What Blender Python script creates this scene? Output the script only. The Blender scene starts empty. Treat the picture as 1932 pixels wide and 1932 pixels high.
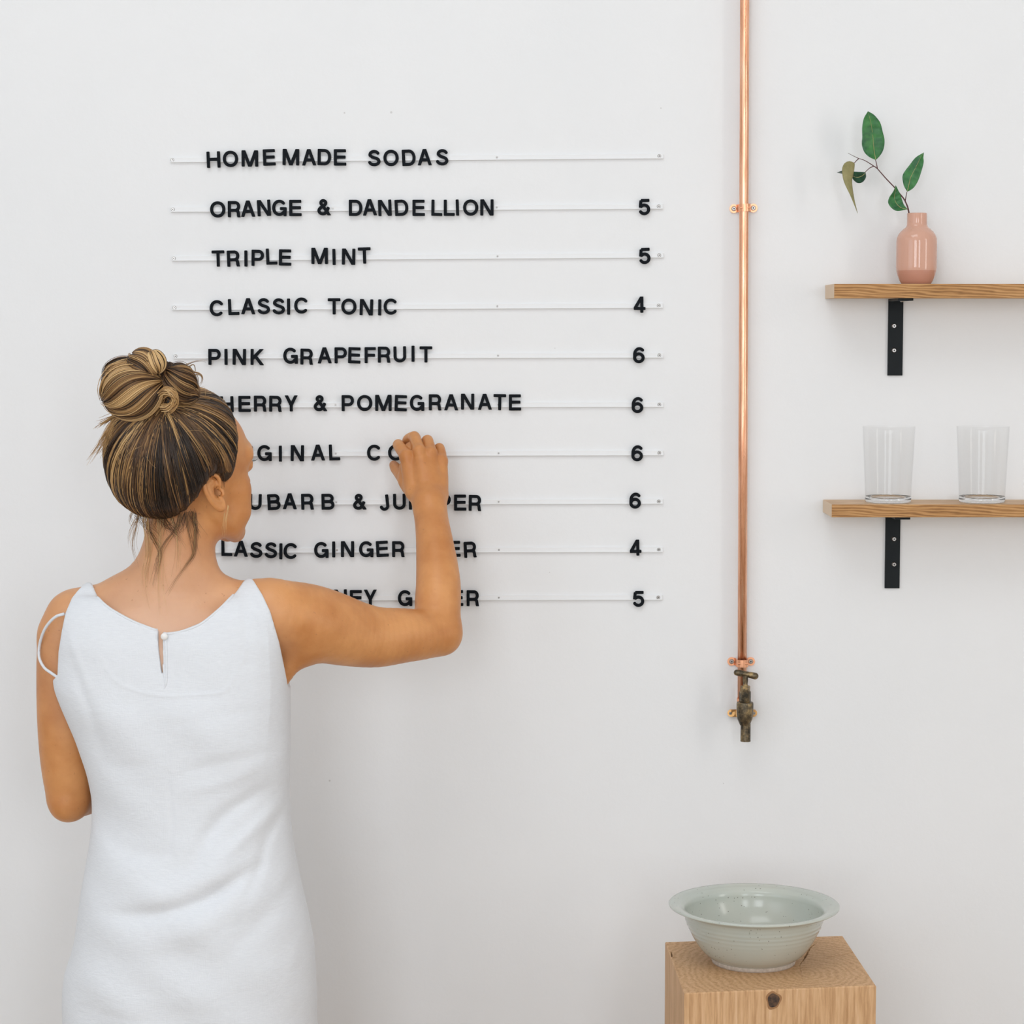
import bpy, bmesh, math, random
import numpy as np
from mathutils import Vector, Matrix
from mathutils.bvhtree import BVHTree

random.seed(7)
rng = np.random.default_rng(7)
C = bpy.context.scene.collection
sc = bpy.context.scene
PI = math.pi

# ------------------------------------------------------------------ camera
F = 4300.0                       # focal length in pixels of the 1932 px frame
CAM = Vector((0.0, -3.8, 1.70))
PITCH = math.atan(346.0 / F)
cd = bpy.data.cameras.new('camera')
cd.sensor_width = 36.0
cd.lens = 36.0 * F / 1932.0
cd.clip_start = 0.05
cam = bpy.data.objects.new('camera', cd)
C.objects.link(cam)
cam.location = CAM
cam.rotation_euler = (PI / 2 - PITCH, 0, 0)
sc.camera = cam

# ------------------------------------------------------------------ world, exposure
w = bpy.data.worlds.new('world'); sc.world = w
w.use_nodes = True
w.node_tree.nodes['Background'].inputs[0].default_value = (0.75, 0.87, 1.0, 1)
w.node_tree.nodes['Background'].inputs[1].default_value = 1.0
sc.view_settings.view_transform = 'Standard'
sc.view_settings.look = 'None'
sc.view_settings.exposure = -0.10
sc.view_settings.gamma = 1.0
sc.view_settings.use_curve_mapping = False

# room extents
RX0, RX1, RY0, RY1, RZ = -2.7, 3.3, -6.6, 0.0, 4.3

def area(name, loc, rot, sx, sy, power, color):
    l = bpy.data.lights.new(name, 'AREA'); l.shape = 'RECTANGLE'
    l.size = sx; l.size_y = sy; l.energy = power; l.color = color
    o = bpy.data.objects.new(name, l); C.objects.link(o)
    o.location = loc; o.rotation_euler = rot
    return o
# daylight coming in at the windows (one lamp per window opening)
WIN_LEFT = (-2.7, -3.7, 2.15, 2.6, 2.1)       # x, centre y, centre z, width, height
WIN_FRONT = [(-1.25, 2.2, 1.7, 2.5), (1.35, 2.2, 1.0, 2.5)]   # centre x, centre z, width, height
area('daylight_window_side', (RX0 - 0.03, WIN_LEFT[1], WIN_LEFT[2]), (0, -PI / 2, 0), WIN_LEFT[4], WIN_LEFT[3], 17, (0.90, 0.955, 1.0))
WIN_RIGHT = (3.3, -2.7, 2.1, 0.8, 2.3)
area('daylight_window_right', (RX1 + 0.03, WIN_RIGHT[1], WIN_RIGHT[2]), (0, PI / 2, 0), WIN_RIGHT[4], WIN_RIGHT[3], 28, (1.0, 0.94, 0.87))
SKY = (-0.5, -2.5, 2.0, 1.6)                   # rooflight: centre x, centre y, width, depth
area('daylight_rooflight', (SKY[0], SKY[1], RZ + 0.06), (0, 0, 0), SKY[2], SKY[3], 30, (1.0, 0.99, 0.97))
for cx, cz, ww, wh in WIN_FRONT:
    area('daylight_window_street', (cx, RY0 - 0.03, cz), (PI / 2, 0, 0), ww, wh, 43 * ww, (0.93, 0.965, 1.0))

# ------------------------------------------------------------------ pixel -> world on the plane y = const
cp, sp = math.cos(PITCH), math.sin(PITCH)
def P(px, py, y):
    a = (px - 966.0) / F; b = -(py - 966.0) / F
    d = Vector((a, cp + b * sp, -sp + b * cp))
    t = (y - CAM.y) / d.y
    return CAM + d * t
def on_z(px, py, z):
    a = (px - 966.0) / F; b = -(py - 966.0) / F
    d = Vector((a, cp + b * sp, -sp + b * cp))
    return CAM + d * ((z - CAM.z) / d.z)
def mpp(y):                       # metres per pixel at depth y
    return (y - CAM.y) / F

# ------------------------------------------------------------------ materials
def mat(name, color=(0.8, 0.8, 0.8), rough=0.5, metal=0.0, spec=0.5, build=None, **kw):
    m = bpy.data.materials.new(name); m.use_nodes = True
    nt = m.node_tree; b = nt.nodes['Principled BSDF']
    b.inputs['Base Color'].default_value = (*color, 1)
    b.inputs['Roughness'].default_value = rough
    b.inputs['Metallic'].default_value = metal
    b.inputs['Specular IOR Level'].default_value = spec
    for k, v in kw.items():
        b.inputs[k].default_value = v
    if build: build(nt, b)
    return m
def N(nt, kind, **kw):
    n = nt.nodes.new(kind)
    for k, v in kw.items():
        if hasattr(n, k): setattr(n, k, v)
        else: n.inputs[k].default_value = v
    return n
def coords(nt, scale=(1, 1, 1), rot=(0, 0, 0), loc=(0, 0, 0), out='Object'):
    t = nt.nodes.new('ShaderNodeTexCoord'); mp = nt.nodes.new('ShaderNodeMapping')
    mp.inputs['Scale'].default_value = scale; mp.inputs['Rotation'].default_value = rot
    mp.inputs['Location'].default_value = loc
    nt.links.new(t.outputs[out], mp.inputs['Vector'])
    return mp.outputs[0]
def noise(nt, vec, scale, detail=4, rough=0.5, dist=0.0):
    n = nt.nodes.new('ShaderNodeTexNoise')
    n.inputs['Scale'].default_value = scale; n.inputs['Detail'].default_value = detail
    n.inputs['Roughness'].default_value = rough; n.inputs['Distortion'].default_value = dist
    nt.links.new(vec, n.inputs['Vector'])
    return n.outputs['Fac']
def ramp(nt, fac, stops):
    r = nt.nodes.new('ShaderNodeValToRGB'); e = r.color_ramp.elements
    while len(e) < len(stops): e.new(0.5)
    for el, (p, c) in zip(e, stops):
        el.position = p; el.color = (*c, 1)
    nt.links.new(fac, r.inputs[0])
    return r.outputs[0]
def bump(nt, b, h, strength=0.2, dist=0.001):
    n = nt.nodes.new('ShaderNodeBump'); n.inputs['Strength'].default_value = strength
    n.inputs['Distance'].default_value = dist
    nt.links.new(h, n.inputs['Height']); nt.links.new(n.outputs[0], b.inputs['Normal'])
def mixc(nt, fac, a, b, mode='MIX'):
    n = nt.nodes.new('ShaderNodeMix'); n.data_type = 'RGBA'; n.blend_type = mode
    for s, v in ((n.inputs[0], fac), (n.inputs[6], a), (n.inputs[7], b)):
        if hasattr(v, 'links') or isinstance(v, bpy.types.NodeSocket): nt.links.new(v, s)
        elif isinstance(v, (int, float)): s.default_value = v
        else: s.default_value = (*v, 1)
    return n.outputs[2]
def mathn(nt, op, a, b=None, clamp=False):
    n = nt.nodes.new('ShaderNodeMath'); n.operation = op; n.use_clamp = clamp
    for s, v in zip(n.inputs, (a, b)):
        if v is None: continue
        if isinstance(v, (int, float)): s.default_value = v
        else: nt.links.new(v, s)
    return n.outputs[0]

MARKS = [(622, 1473, 2.2), (1047, 657, 1.1), (1037, 1080, 1.1), (650, 213, 2.0), (738, 212, 2.6), (1247, 204, 1.6), (1365, 1478, 1.3)]
def b_wall(nt, b):
    v = coords(nt)
    n1 = noise(nt, v, 3.0, 5, 0.6); n2 = noise(nt, v, 90, 4, 0.6)
    col = ramp(nt, n1, [(0.3, (0.835, 0.84, 0.845)), (0.7, (0.86, 0.862, 0.865))])
    if True:
        for px, py, r in MARKS:      # small scuffs and pin holes in the paint
            c = P(px, py, 0.0)
            d = nt.nodes.new('ShaderNodeVectorMath'); d.operation = 'DISTANCE'
            nt.links.new(v, d.inputs[0]); d.inputs[1].default_value = c
            wob = mathn(nt, 'MULTIPLY', n2, r * 0.0008)
            dd = mathn(nt, 'ADD', d.outputs[1] if d.outputs[1].enabled else d.outputs['Value'], wob)
            f = mathn(nt, 'LESS_THAN', dd, r * 0.0011)
            f = mathn(nt, 'MULTIPLY', f, 0.45)
            col = mixc(nt, f, col, (0.45, 0.43, 0.41))
    nt.links.new(col, b.inputs['Base Color'])
    h = mathn(nt, 'ADD', mathn(nt, 'MULTIPLY', noise(nt, v, 14, 3), 1.5), n2)
    bump(nt, b, h, 0.25, 0.0012)
M_wall = mat('white_wall_paint', rough=0.75, spec=0.25, build=b_wall)
M_ceil = mat('ceiling_paint', (0.85, 0.85, 0.85), 0.9)
def b_floor(nt, b):
    v = coords(nt)
    col = ramp(nt, noise(nt, v, 2.5, 6), [(0.3, (0.46, 0.37, 0.28)), (0.7, (0.56, 0.46, 0.36))])  # unseen floor: wood tone tinted warm so its bounce warms the shadows
    nt.links.new(col, b.inputs['Base Color'])
M_floor = mat('warm_wood_floor', rough=0.6, build=b_floor)
M_white = mat('white_gloss_paint', (0.8, 0.8, 0.8), 0.4)

def wood(name, c1, c2, c3, axis='x', scale=1.0, knots=False, rough=0.55, slant=0.0):
    def bd(nt, b):
        rot = (0, slant, 0)
        sc_ = {'x': (1.2, 9, 9), 'z': (9, 9, 1.0)}[axis]
        v = coords(nt, tuple(s * scale for s in sc_), rot)
        n1 = noise(nt, v, 4.0, 6, 0.6, 0.8)
        v2 = coords(nt, tuple(s * scale for s in ((4, 60, 60) if axis == 'x' else (60, 60, 3.5))), rot)
        n2 = noise(nt, v2, 6.0, 5, 0.7, 0.3)
        wv = nt.nodes.new('ShaderNodeTexWave'); wv.bands_direction = 'Z' if axis == 'x' else 'X'
        wv.inputs['Scale'].default_value = 5.0; wv.inputs['Distortion'].default_value = 9.0
        wv.inputs['Detail'].default_value = 3; wv.inputs['Detail Scale'].default_value = 1.2
        nt.links.new(v, wv.inputs['Vector'])
        f = mathn(nt, 'ADD', mathn(nt, 'MULTIPLY', n1, 0.5), mathn(nt, 'MULTIPLY', wv.outputs['Fac'], 0.3))
        f = mathn(nt, 'ADD', f, mathn(nt, 'MULTIPLY', n2, 0.25))
        col = ramp(nt, f, [(0.28, c1), (0.52, c2), (0.78, c3)])
        nt.links.new(col, b.inputs['Base Color'])
        bump(nt, b, n2, 0.25, 0.0006)
    return mat(name, rough=rough, spec=0.3, build=bd)
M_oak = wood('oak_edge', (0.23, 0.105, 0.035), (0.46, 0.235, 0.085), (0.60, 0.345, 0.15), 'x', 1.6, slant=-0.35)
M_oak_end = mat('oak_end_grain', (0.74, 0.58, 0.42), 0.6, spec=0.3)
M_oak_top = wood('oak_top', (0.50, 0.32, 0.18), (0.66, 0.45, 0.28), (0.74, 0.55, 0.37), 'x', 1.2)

M_letter = mat('black_acrylic', (0.004, 0.006, 0.009), 0.6, spec=0.12)
M_rail = mat('clear_white_acrylic', (0.855, 0.86, 0.865), 0.6, spec=0.2)
M_steel = mat('zinc_screw', (0.42, 0.40, 0.38), 0.3, 1.0)
M_dark = mat('dark_recess', (0.02, 0.02, 0.02), 0.6)
M_black = mat('black_powder_coat', (0.007, 0.010, 0.012), 0.5, spec=0.2,
              build=lambda nt, b: bump(nt, b, noise(nt, coords(nt), 400, 3), 0.1, 0.0004))
def b_copper(nt, b):
    v = coords(nt, (30, 30, 2.2))
    n = noise(nt, v, 5.0, 6, 0.65)
    nt.links.new(ramp(nt, n, [(0.3, (0.62, 0.27, 0.14)), (0.52, (0.86, 0.46, 0.29)), (0.75, (0.95, 0.60, 0.42))]), b.inputs['Base Color'])
    nt.links.new(ramp(nt, noise(nt, v, 9, 4), [(0.3, (0.22,) * 3), (0.7, (0.42,) * 3)]), b.inputs['Roughness'])
M_copper = mat('copper', metal=1.0, rough=0.22, build=b_copper)
M_copper2 = mat('bright_copper_clip', (0.88, 0.44, 0.26), 0.35, 1.0)
def b_brass(nt, b):
    v = coords(nt)
    n = noise(nt, v, 70.0, 6, 0.7)
    nt.links.new(ramp(nt, n, [(0.38, (0.05, 0.045, 0.035)), (0.52, (0.17, 0.13, 0.08)), (0.66, (0.45, 0.32, 0.15))]), b.inputs['Base Color'])
    bump(nt, b, n, 0.3, 0.0012)
M_brass = mat('tarnished_brass', metal=0.85, rough=0.38, build=b_brass)
M_brass2 = mat('warm_brass_plate', (0.50, 0.28, 0.11), 0.35, 0.9)
def b_vase(nt, b):
    v = coords(nt)
    sx = nt.nodes.new('ShaderNodeSeparateXYZ'); nt.links.new(v, sx.inputs[0])
    f = mathn(nt, 'GREATER_THAN', sx.outputs[2], 0.0225)
    nt.links.new(mixc(nt, f, (0.56, 0.27, 0.19), (0.66, 0.37, 0.27)), b.inputs['Base Color'])
M_vase = mat('pink_glazed_vase', rough=0.08, spec=0.6, build=b_vase)
def b_bowl(nt, b):
    v = coords(nt)
    big = noise(nt, v, 9, 3)
    base = ramp(nt, big, [(0.3, (0.50, 0.54, 0.49)), (0.7, (0.56, 0.57, 0.50))])
    vo = nt.nodes.new('ShaderNodeTexVoronoi'); vo.inputs['Scale'].default_value = 170
    nt.links.new(v, vo.inputs['Vector'])
    pick = noise(nt, v, 60, 2)
    f = mathn(nt, 'MULTIPLY', mathn(nt, 'LESS_THAN', vo.outputs['Distance'], 0.16), mathn(nt, 'GREATER_THAN', pick, 0.52))
    nt.links.new(mixc(nt, mathn(nt, 'MULTIPLY', f, 0.65), base, (0.16, 0.15, 0.12)), b.inputs['Base Color'])
M_bowl = mat('celadon_stoneware', rough=0.16, spec=0.5, build=b_bowl)
def b_clay(nt, b):
    nt.links.new(ramp(nt, noise(nt, coords(nt), 200, 3), [(0.3, (0.45, 0.37, 0.30)), (0.7, (0.60, 0.52, 0.44))]), b.inputs['Base Color'])
M_clay = mat('bare_clay', rough=0.8, build=b_clay)
def leafmat(name, c1, c2, rough=0.4):
    def bd(nt, b):
        v = coords(nt)
        n = noise(nt, v, 60, 5, 0.6)
        nt.links.new(ramp(nt, n, [(0.35, c1), (0.7, c2)]), b.inputs['Base Color'])
        bump(nt, b, noise(nt, v, 300, 3), 0.2, 0.0004)
    return mat(name, rough=rough, build=bd)
M_leaf = leafmat('green_leaf', (0.012, 0.10, 0.03), (0.05, 0.24, 0.05))
M_leaf_dark = leafmat('dark_green_leaf', (0.008, 0.055, 0.03), (0.015, 0.10, 0.05))
M_leaf_back = leafmat('olive_leaf_back', (0.22, 0.20, 0.075), (0.34, 0.30, 0.13), 0.6)
M_rib = mat('leaf_midrib', (0.40, 0.38, 0.16), 0.5)
M_stem = mat('red_brown_stem', (0.10, 0.03, 0.03), 0.5)

def glass_thin(name):
    m = bpy.data.materials.new(name); m.use_nodes = True
    nt = m.node_tree; nt.nodes.remove(nt.nodes['Principled BSDF'])
    out = nt.nodes['Material Output']
    tr = nt.nodes.new('ShaderNodeBsdfTransparent'); tr.inputs[0].default_value = (0.997, 0.998, 0.998, 1)
    gl = nt.nodes.new('ShaderNodeBsdfGlossy'); gl.inputs['Roughness'].default_value = 0.02
    lw = nt.nodes.new('ShaderNodeLayerWeight'); lw.inputs[0].default_value = 0.5
    class fr: outputs = [mathn(nt, 'ADD', mathn(nt, 'MULTIPLY', mathn(nt, 'POWER', lw.outputs['Facing'], 4.0), 0.25), 0.012)]
    mx = nt.nodes.new('ShaderNodeMixShader')
    nt.links.new(fr.outputs[0], mx.inputs[0]); nt.links.new(tr.outputs[0], mx.inputs[1]); nt.links.new(gl.outputs[0], mx.inputs[2])
    nt.links.new(mx.outputs[0], out.inputs['Surface'])
    return m
M_glass = glass_thin('thin_clear_glass')
M_glass_base = mat('thick_clear_glass', (0.97, 0.98, 0.98), 0.02, **{'Transmission Weight': 1.0, 'IOR': 1.45})

def b_skin(nt, b):
    v = coords(nt)
    n1 = noise(nt, v, 14, 4, 0.55); n2 = noise(nt, v, 220, 4, 0.6)
    c = ramp(nt, n1, [(0.32, (0.54, 0.215, 0.066)), (0.66, (0.70, 0.325, 0.120))])
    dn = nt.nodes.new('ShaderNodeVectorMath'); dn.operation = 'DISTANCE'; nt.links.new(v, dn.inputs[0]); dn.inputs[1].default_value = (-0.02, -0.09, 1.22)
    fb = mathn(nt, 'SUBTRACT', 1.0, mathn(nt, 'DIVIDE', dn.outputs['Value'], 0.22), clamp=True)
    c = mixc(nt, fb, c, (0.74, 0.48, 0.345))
    c = mixc(nt, mathn(nt, 'MULTIPLY', mathn(nt, 'GREATER_THAN', noise(nt, v, 150, 2), 0.73), 0.35), c, (0.36, 0.15, 0.07))
    nt.links.new(c, b.inputs['Base Color'])
    bump(nt, b, n2, 0.3, 0.0010)
M_skin = mat('tanned_skin', rough=0.42, spec=0.4, build=b_skin, **{'Subsurface Weight': 0.12, 'Subsurface Radius': (1.0, 0.35, 0.15), 'Subsurface Scale': 0.006})
def b_linen(nt, b):
    v1 = coords(nt, (40, 40, 400)); v2 = coords(nt, (400, 400, 30))
    n1 = noise(nt, v1, 2.2, 3, 0.6); n2 = noise(nt, v2, 2.2, 3, 0.6)
    big = noise(nt, coords(nt, (5, 5, 9)), 3.0, 5, 0.6, 0.6)
    h = mathn(nt, 'ADD', mathn(nt, 'ADD', n1, n2), mathn(nt, 'MULTIPLY', big, 5.0))
    nt.links.new(ramp(nt, n1, [(0.3, (0.755, 0.775, 0.81)), (0.7, (0.80, 0.82, 0.85))]), b.inputs['Base Color'])
    bump(nt, b, h, 0.35, 0.0012)
M_linen = mat('white_linen', rough=0.85, spec=0.15, build=b_linen, **{'Sheen Weight': 0.15})
M_pearl = mat('pearl_button', (0.86, 0.85, 0.83), 0.25)
def b_hair(nt, b):
    a = nt.nodes.new('ShaderNodeAttribute'); a.attribute_name = 'tone'
    nt.links.new(ramp(nt, a.outputs['Fac'], [(0.0, (0.012, 0.007, 0.005)), (0.25, (0.045, 0.022, 0.010)), (0.5, (0.20, 0.10, 0.038)),
                                             (0.75, (0.50, 0.29, 0.11)), (1.0, (0.80, 0.55, 0.27))]), b.inputs['Base Color'])
M_hair = mat('streaked_blond_hair', rough=0.42, spec=0.5, build=b_hair)
M_eye = mat('eye_white', (0.8, 0.78, 0.76), 0.1)
M_brow = mat('brown_brow_hair', (0.10, 0.05, 0.025), 0.6)
M_iris = mat('iris', (0.06, 0.09, 0.08), 0.1)

# ------------------------------------------------------------------ object helpers
def thing(name, label, cat, loc=(0, 0, 0), group=None, rot=(0, 0, 0)):
    o = bpy.data.objects.new(name, None); C.objects.link(o)
    o.empty_display_size = 0.02
    o.location = loc; o.rotation_euler = rot
    o['label'] = label; o['category'] = cat
    if group: o['group'] = group
    return o
def tag(o, label, cat, group=None):
    o['label'] = label; o['category'] = cat
    if group: o['group'] = group
    return o
def link(name, me, m, parent=None, smooth=True, label=None):
    o = bpy.data.objects.new(name, me); C.objects.link(o)
    if m is not None and not me.materials: me.materials.append(m)
    if smooth is not None:
        me.polygons.foreach_set('use_smooth', [bool(smooth)] * len(me.polygons))
    if parent is not None: o.parent = parent      # shapes of parts are written in the parent's space
    if label: o['label'] = label
    return o
def from_bm(name, bm, m, parent=None, smooth=False, label=None):
    bmesh.ops.recalc_face_normals(bm, faces=bm.faces)
    me = bpy.data.meshes.new(name); bm.to_mesh(me); bm.free()
    o = link(name, me, m, parent, smooth, label)
    return o
def autosmooth(o, ang=35):
    bm = bmesh.new(); bm.from_mesh(o.data)
    for e in bm.edges:
        if len(e.link_faces) == 2 and e.calc_face_angle() > math.radians(ang): e.smooth = False
    for f in bm.faces: f.smooth = True
    bm.to_mesh(o.data); bm.free()
    return o
def box(bm, lo, hi, bevel=0.0):
    r = bmesh.ops.create_cube(bm, size=1.0)
    vs = r['verts']
    for v in vs:
        v.co = Vector([(lo[i] + hi[i]) / 2 + v.co[i] * (hi[i] - lo[i]) for i in range(3)])
    if bevel:
        es = {e for v in vs for e in v.link_edges}
        bmesh.ops.bevel(bm, geom=list(es), offset=bevel, segments=2, affect='EDGES', profile=0.5)
def boxobj(name, lo, hi, m, parent=None, bevel=0.0):
    bm = bmesh.new(); box(bm, lo, hi, bevel)
    return from_bm(name, bm, m, parent)
def lathe(prof, seg=64, closed=True):
    bm = bmesh.new(); rings = []
    for r, z in prof:
        if r < 1e-6: rings.append([bm.verts.new((0, 0, z))])
        else: rings.append([bm.verts.new((r * math.cos(2 * PI * i / seg), r * math.sin(2 * PI * i / seg), z)) for i in range(seg)])
    for a, b in zip(rings, rings[1:]):
        for i in range(seg):
            j = (i + 1) % seg
            if len(a) == 1 and len(b) == 1: continue
            if len(a) == 1: bm.faces.new((a[0], b[i], b[j]))
            elif len(b) == 1: bm.faces.new((a[i], a[j], b[0]))
            else: bm.faces.new((a[i], a[j], b[j], b[i]))
    return bm
def cyl(bm, a, b, r, seg=20, r2=None, cap=True):
    a = Vector(a); b = Vector(b); d = (b - a).normalized()
    u = d.orthogonal().normalized(); v = d.cross(u)
    r2 = r if r2 is None else r2
    A = [bm.verts.new(a + r * (math.cos(t) * u + math.sin(t) * v)) for t in [2 * PI * i / seg for i in range(seg)]]
    B = [bm.verts.new(b + r2 * (math.cos(t) * u + math.sin(t) * v)) for t in [2 * PI * i / seg for i in range(seg)]]
    for i in range(seg):
        j = (i + 1) % seg
        bm.faces.new((A[i], A[j], B[j], B[i]))
    if cap: bm.faces.new(A[::-1]); bm.faces.new(B)
def spline(pts, n):
    """Catmull-Rom through pts (any dimension), n samples."""
    p = np.asarray(pts, float); m = len(p)
    if m == 2: return p[0] + np.linspace(0, 1, n)[:, None] * (p[1] - p[0])
    e = np.vstack([2 * p[0] - p[1], p, 2 * p[-1] - p[-2]])
    t = np.linspace(0, m - 1 - 1e-9, n); i = t.astype(int); u = (t - i)[:, None]
    a, b, c, d = e[i], e[i + 1], e[i + 2], e[i + 3]
    return 0.5 * (2 * b + (c - a) * u + (2 * a - 5 * b + 4 * c - d) * u ** 2 + (3 * b - a - 3 * c + d) * u ** 3)
def tube_arrays(path, radii, sides=4, base=0):
    """tube along path (n,3): returns verts, quads"""
    path = np.asarray(path, float); n = len(path)
    t = np.gradient(path, axis=0); t /= np.linalg.norm(t, axis=1)[:, None] + 1e-12
    ref = np.array([0.0, 0.0, 1.0]) if abs(t[:, 2]).mean() < 0.8 else np.array([1.0, 0.0, 0.0])
    u = np.cross(t, ref); u /= np.linalg.norm(u, axis=1)[:, None] + 1e-12
    v = np.cross(t, u)
    a = 2 * PI * np.arange(sides) / sides
    r = np.broadcast_to(np.asarray(radii, float), (n,))
    V = path[:, None, :] + r[:, None, None] * (np.cos(a)[None, :, None] * u[:, None, :] + np.sin(a)[None, :, None] * v[:, None, :])
    i = np.arange(n - 1)[:, None]; j = np.arange(sides)[None, :]; k = (j + 1) % sides
    Q = np.stack([i * sides + j, i * sides + k, (i + 1) * sides + k, (i + 1) * sides + j], -1).reshape(-1, 4)
    return V.reshape(-1, 3), Q + base
def mesh_np(name, V, Q, tone=None):
    me = bpy.data.meshes.new(name)
    V = np.asarray(V, np.float32); Q = np.asarray(Q, np.int32)
    me.vertices.add(len(V)); me.vertices.foreach_set('co', V.ravel())
    me.loops.add(Q.size); me.loops.foreach_set('vertex_index', Q.ravel())
    k = Q.shape[1]
    me.polygons.add(len(Q)); me.polygons.foreach_set('loop_start', np.arange(len(Q), dtype=np.int32) * k)
    me.update(calc_edges=True)
    if tone is not None:
        at = me.attributes.new('tone', 'FLOAT', 'POINT'); at.data.foreach_set('value', np.asarray(tone, np.float32))
    me.validate()
    return me
def tubeobj(name, pts, r, m, parent=None, sides=10, n=40, label=None, caps=True):
    path = spline(pts, n)
    rr = r if np.isscalar(r) else np.interp(np.linspace(0, 1, n), np.linspace(0, 1, len(r)), r)
    rr = np.broadcast_to(rr, (n,)).copy()
    V, Q = tube_arrays(path, rr, sides)
    me = mesh_np(name, V, Q)
    if caps:
        bm = bmesh.new(); bm.from_mesh(me); bm.verts.ensure_lookup_table()
        bm.faces.new([bm.verts[i] for i in range(sides)]); bm.faces.new([bm.verts[len(bm.verts) - 1 - i] for i in range(sides)])
        bmesh.ops.recalc_face_normals(bm, faces=bm.faces); bm.to_mesh(me); bm.free()
    return link(name, me, m, parent, True, label)
def struct(o):
    o['kind'] = 'structure'; return o

# ------------------------------------------------------------------ room shell
struct(boxobj('wall_back', (RX0 - 0.2, 0, -0.1), (RX1 + 0.2, 0.2, RZ + 0.1), M_wall))
struct(boxobj('floor', (RX0 - 0.2, RY0 - 0.2, -0.15), (RX1 + 0.2, 0.0, 0.0), M_floor))
bm = bmesh.new()
sx0, sx1, sy0, sy1 = SKY[0] - SKY[2] / 2, SKY[0] + SKY[2] / 2, SKY[1] - SKY[3] / 2, SKY[1] + SKY[3] / 2
for lo, hi in (((RX0 - 0.2, RY0 - 0.2), (sx0, 0)), ((sx1, RY0 - 0.2), (RX1 + 0.2, 0)), ((sx0, RY0 - 0.2), (sx1, sy0)), ((sx0, sy1), (sx1, 0))):
    box(bm, (*lo, RZ), (*hi, RZ + 0.12))
struct(from_bm('ceiling', bm, M_ceil))
def wall_with_holes(name, axis, pos, a0, a1, holes):
    bm = bmesh.new()
    holes = sorted(holes)
    xs = a0
    def put(u0, u1, z0, z1):
        if u1 - u0 < 1e-4 or z1 - z0 < 1e-4: return
        if axis == 'x': box(bm, (pos[0], u0, z0), (pos[1], u1, z1))
        else: box(bm, (u0, pos[0], z0), (u1, pos[1], z1))
    for u0, u1, z0, z1 in holes:
        put(xs, u0, 0, RZ); put(u0, u1, 0, z0); put(u0, u1, z1, RZ); xs = u1
    put(xs, a1, 0, RZ)
    return struct(from_bm(name, bm, M_wall))
wy, wz, ww, wh = WIN_LEFT[1:]
wall_with_holes('wall_left', 'x', (RX0 - 0.2, RX0), RY0 - 0.2, 0.0, [(wy - ww / 2, wy + ww / 2, wz - wh / 2, wz + wh / 2)])
ry, rz_, rw, rh = WIN_RIGHT[1:]
wall_with_holes('wall_right', 'x', (RX1, RX1 + 0.2), RY0 - 0.2, 0.0, [(ry - rw / 2, ry + rw / 2, rz_ - rh / 2, rz_ + rh / 2)])
wall_with_holes('wall_front', 'y', (RY0 - 0.2, RY0), RX0, RX1, [(c - a / 2, c + a / 2, z - h / 2, z + h / 2) for c, z, a, h in WIN_FRONT])
def window(name, axis, c, z, a, h, X0=RX0):
    bm = bmesh.new(); t = 0.05
    def put(u0, u1, z0, z1):
        if axis == 'x': box(bm, (X0 - 0.02, u0, z0), (X0 + 0.02, u1, z1))
        else: box(bm, (u0, RY0 - 0.02, z0), (u1, RY0 + 0.02, z1))
    put(c - a / 2, c + a / 2, z - h / 2, z - h / 2 + t); put(c - a / 2, c + a / 2, z + h / 2 - t, z + h / 2)
    put(c - a / 2, c - a / 2 + t, z - h / 2, z + h / 2); put(c + a / 2 - t, c + a / 2, z - h / 2, z + h / 2)
    if a > 1.5: put(c - t / 3, c + t / 3, z - h / 2, z + h / 2)
    struct(from_bm(name, bm, M_white))
window('window_1', 'x', wy, wz, ww, wh)
window('window_4', 'x', ry, rz_, rw, rh, RX1)
for i, (c, z, a, h) in enumerate(WIN_FRONT): window('window_%d' % (i + 2), 'y', c, z, a, h)
for nm, lo, hi in (('baseboard_back', (RX0, -0.015, 0), (RX1, 0, 0.09)), ):
    struct(boxobj(nm, lo, hi, M_white))

# ------------------------------------------------------------------ menu rails
RAILS = [  # left end x, left bottom y, right end x, right bottom y (pixels)
    (321, 306.6, 1252, 299.2), (322, 400.2, 1251, 394.2), (324, 492.5, 1252, 486.4), (325, 585.5, 1251, 581.3), (327, 677.0, 1252, 675.3),
    (329, 769.4, 1252, 768.2), (330, 861.4, 1252, 859.4), (332, 953.0, 1251, 951.0), (334, 1043.6, 1251, 1042.0), (335, 1133.6, 1250, 1132.2)]
LINES = ['HOMEMADE SODAS', 'ORANGE & DANDELLION', 'TRIPLE MINT', 'CLASSIC TONIC', 'PINK GRAPEFRUIT', 'CHERRY & POMEGRANATE',
         'ORIGINAL CO', 'RHUBARB & JUNIPER', 'CLASSIC GINGER BEER', 'HONEY GINGER']
ORD = ['first', 'second', 'third', 'fourth', 'fifth', 'sixth', 'seventh', 'eighth', 'ninth', 'tenth', 'eleventh']
RT = 0.0042                         # rail thickness
S0 = mpp(0.0)
bm = bmesh.new(); cyl(bm, (0, 0, 0), (0, -0.0012, 0), 0.0031, 16, 0.0022)
me_screw = bpy.data.meshes.new('screw'); bm.to_mesh(me_screw); bm.free(); me_screw.materials.append(M_steel)
bm = bmesh.new(); box(bm, (-0.0011, -0.0016, -0.00035), (0.0011, -0.0010, 0.00035)); box(bm, (-0.00035, -0.0016, -0.0011), (0.00035, -0.0010, 0.0011))
me_slot = bpy.data.meshes.new('screw_recess'); bm.to_mesh(me_slot); bm.free(); me_slot.materials.append(M_dark)
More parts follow.
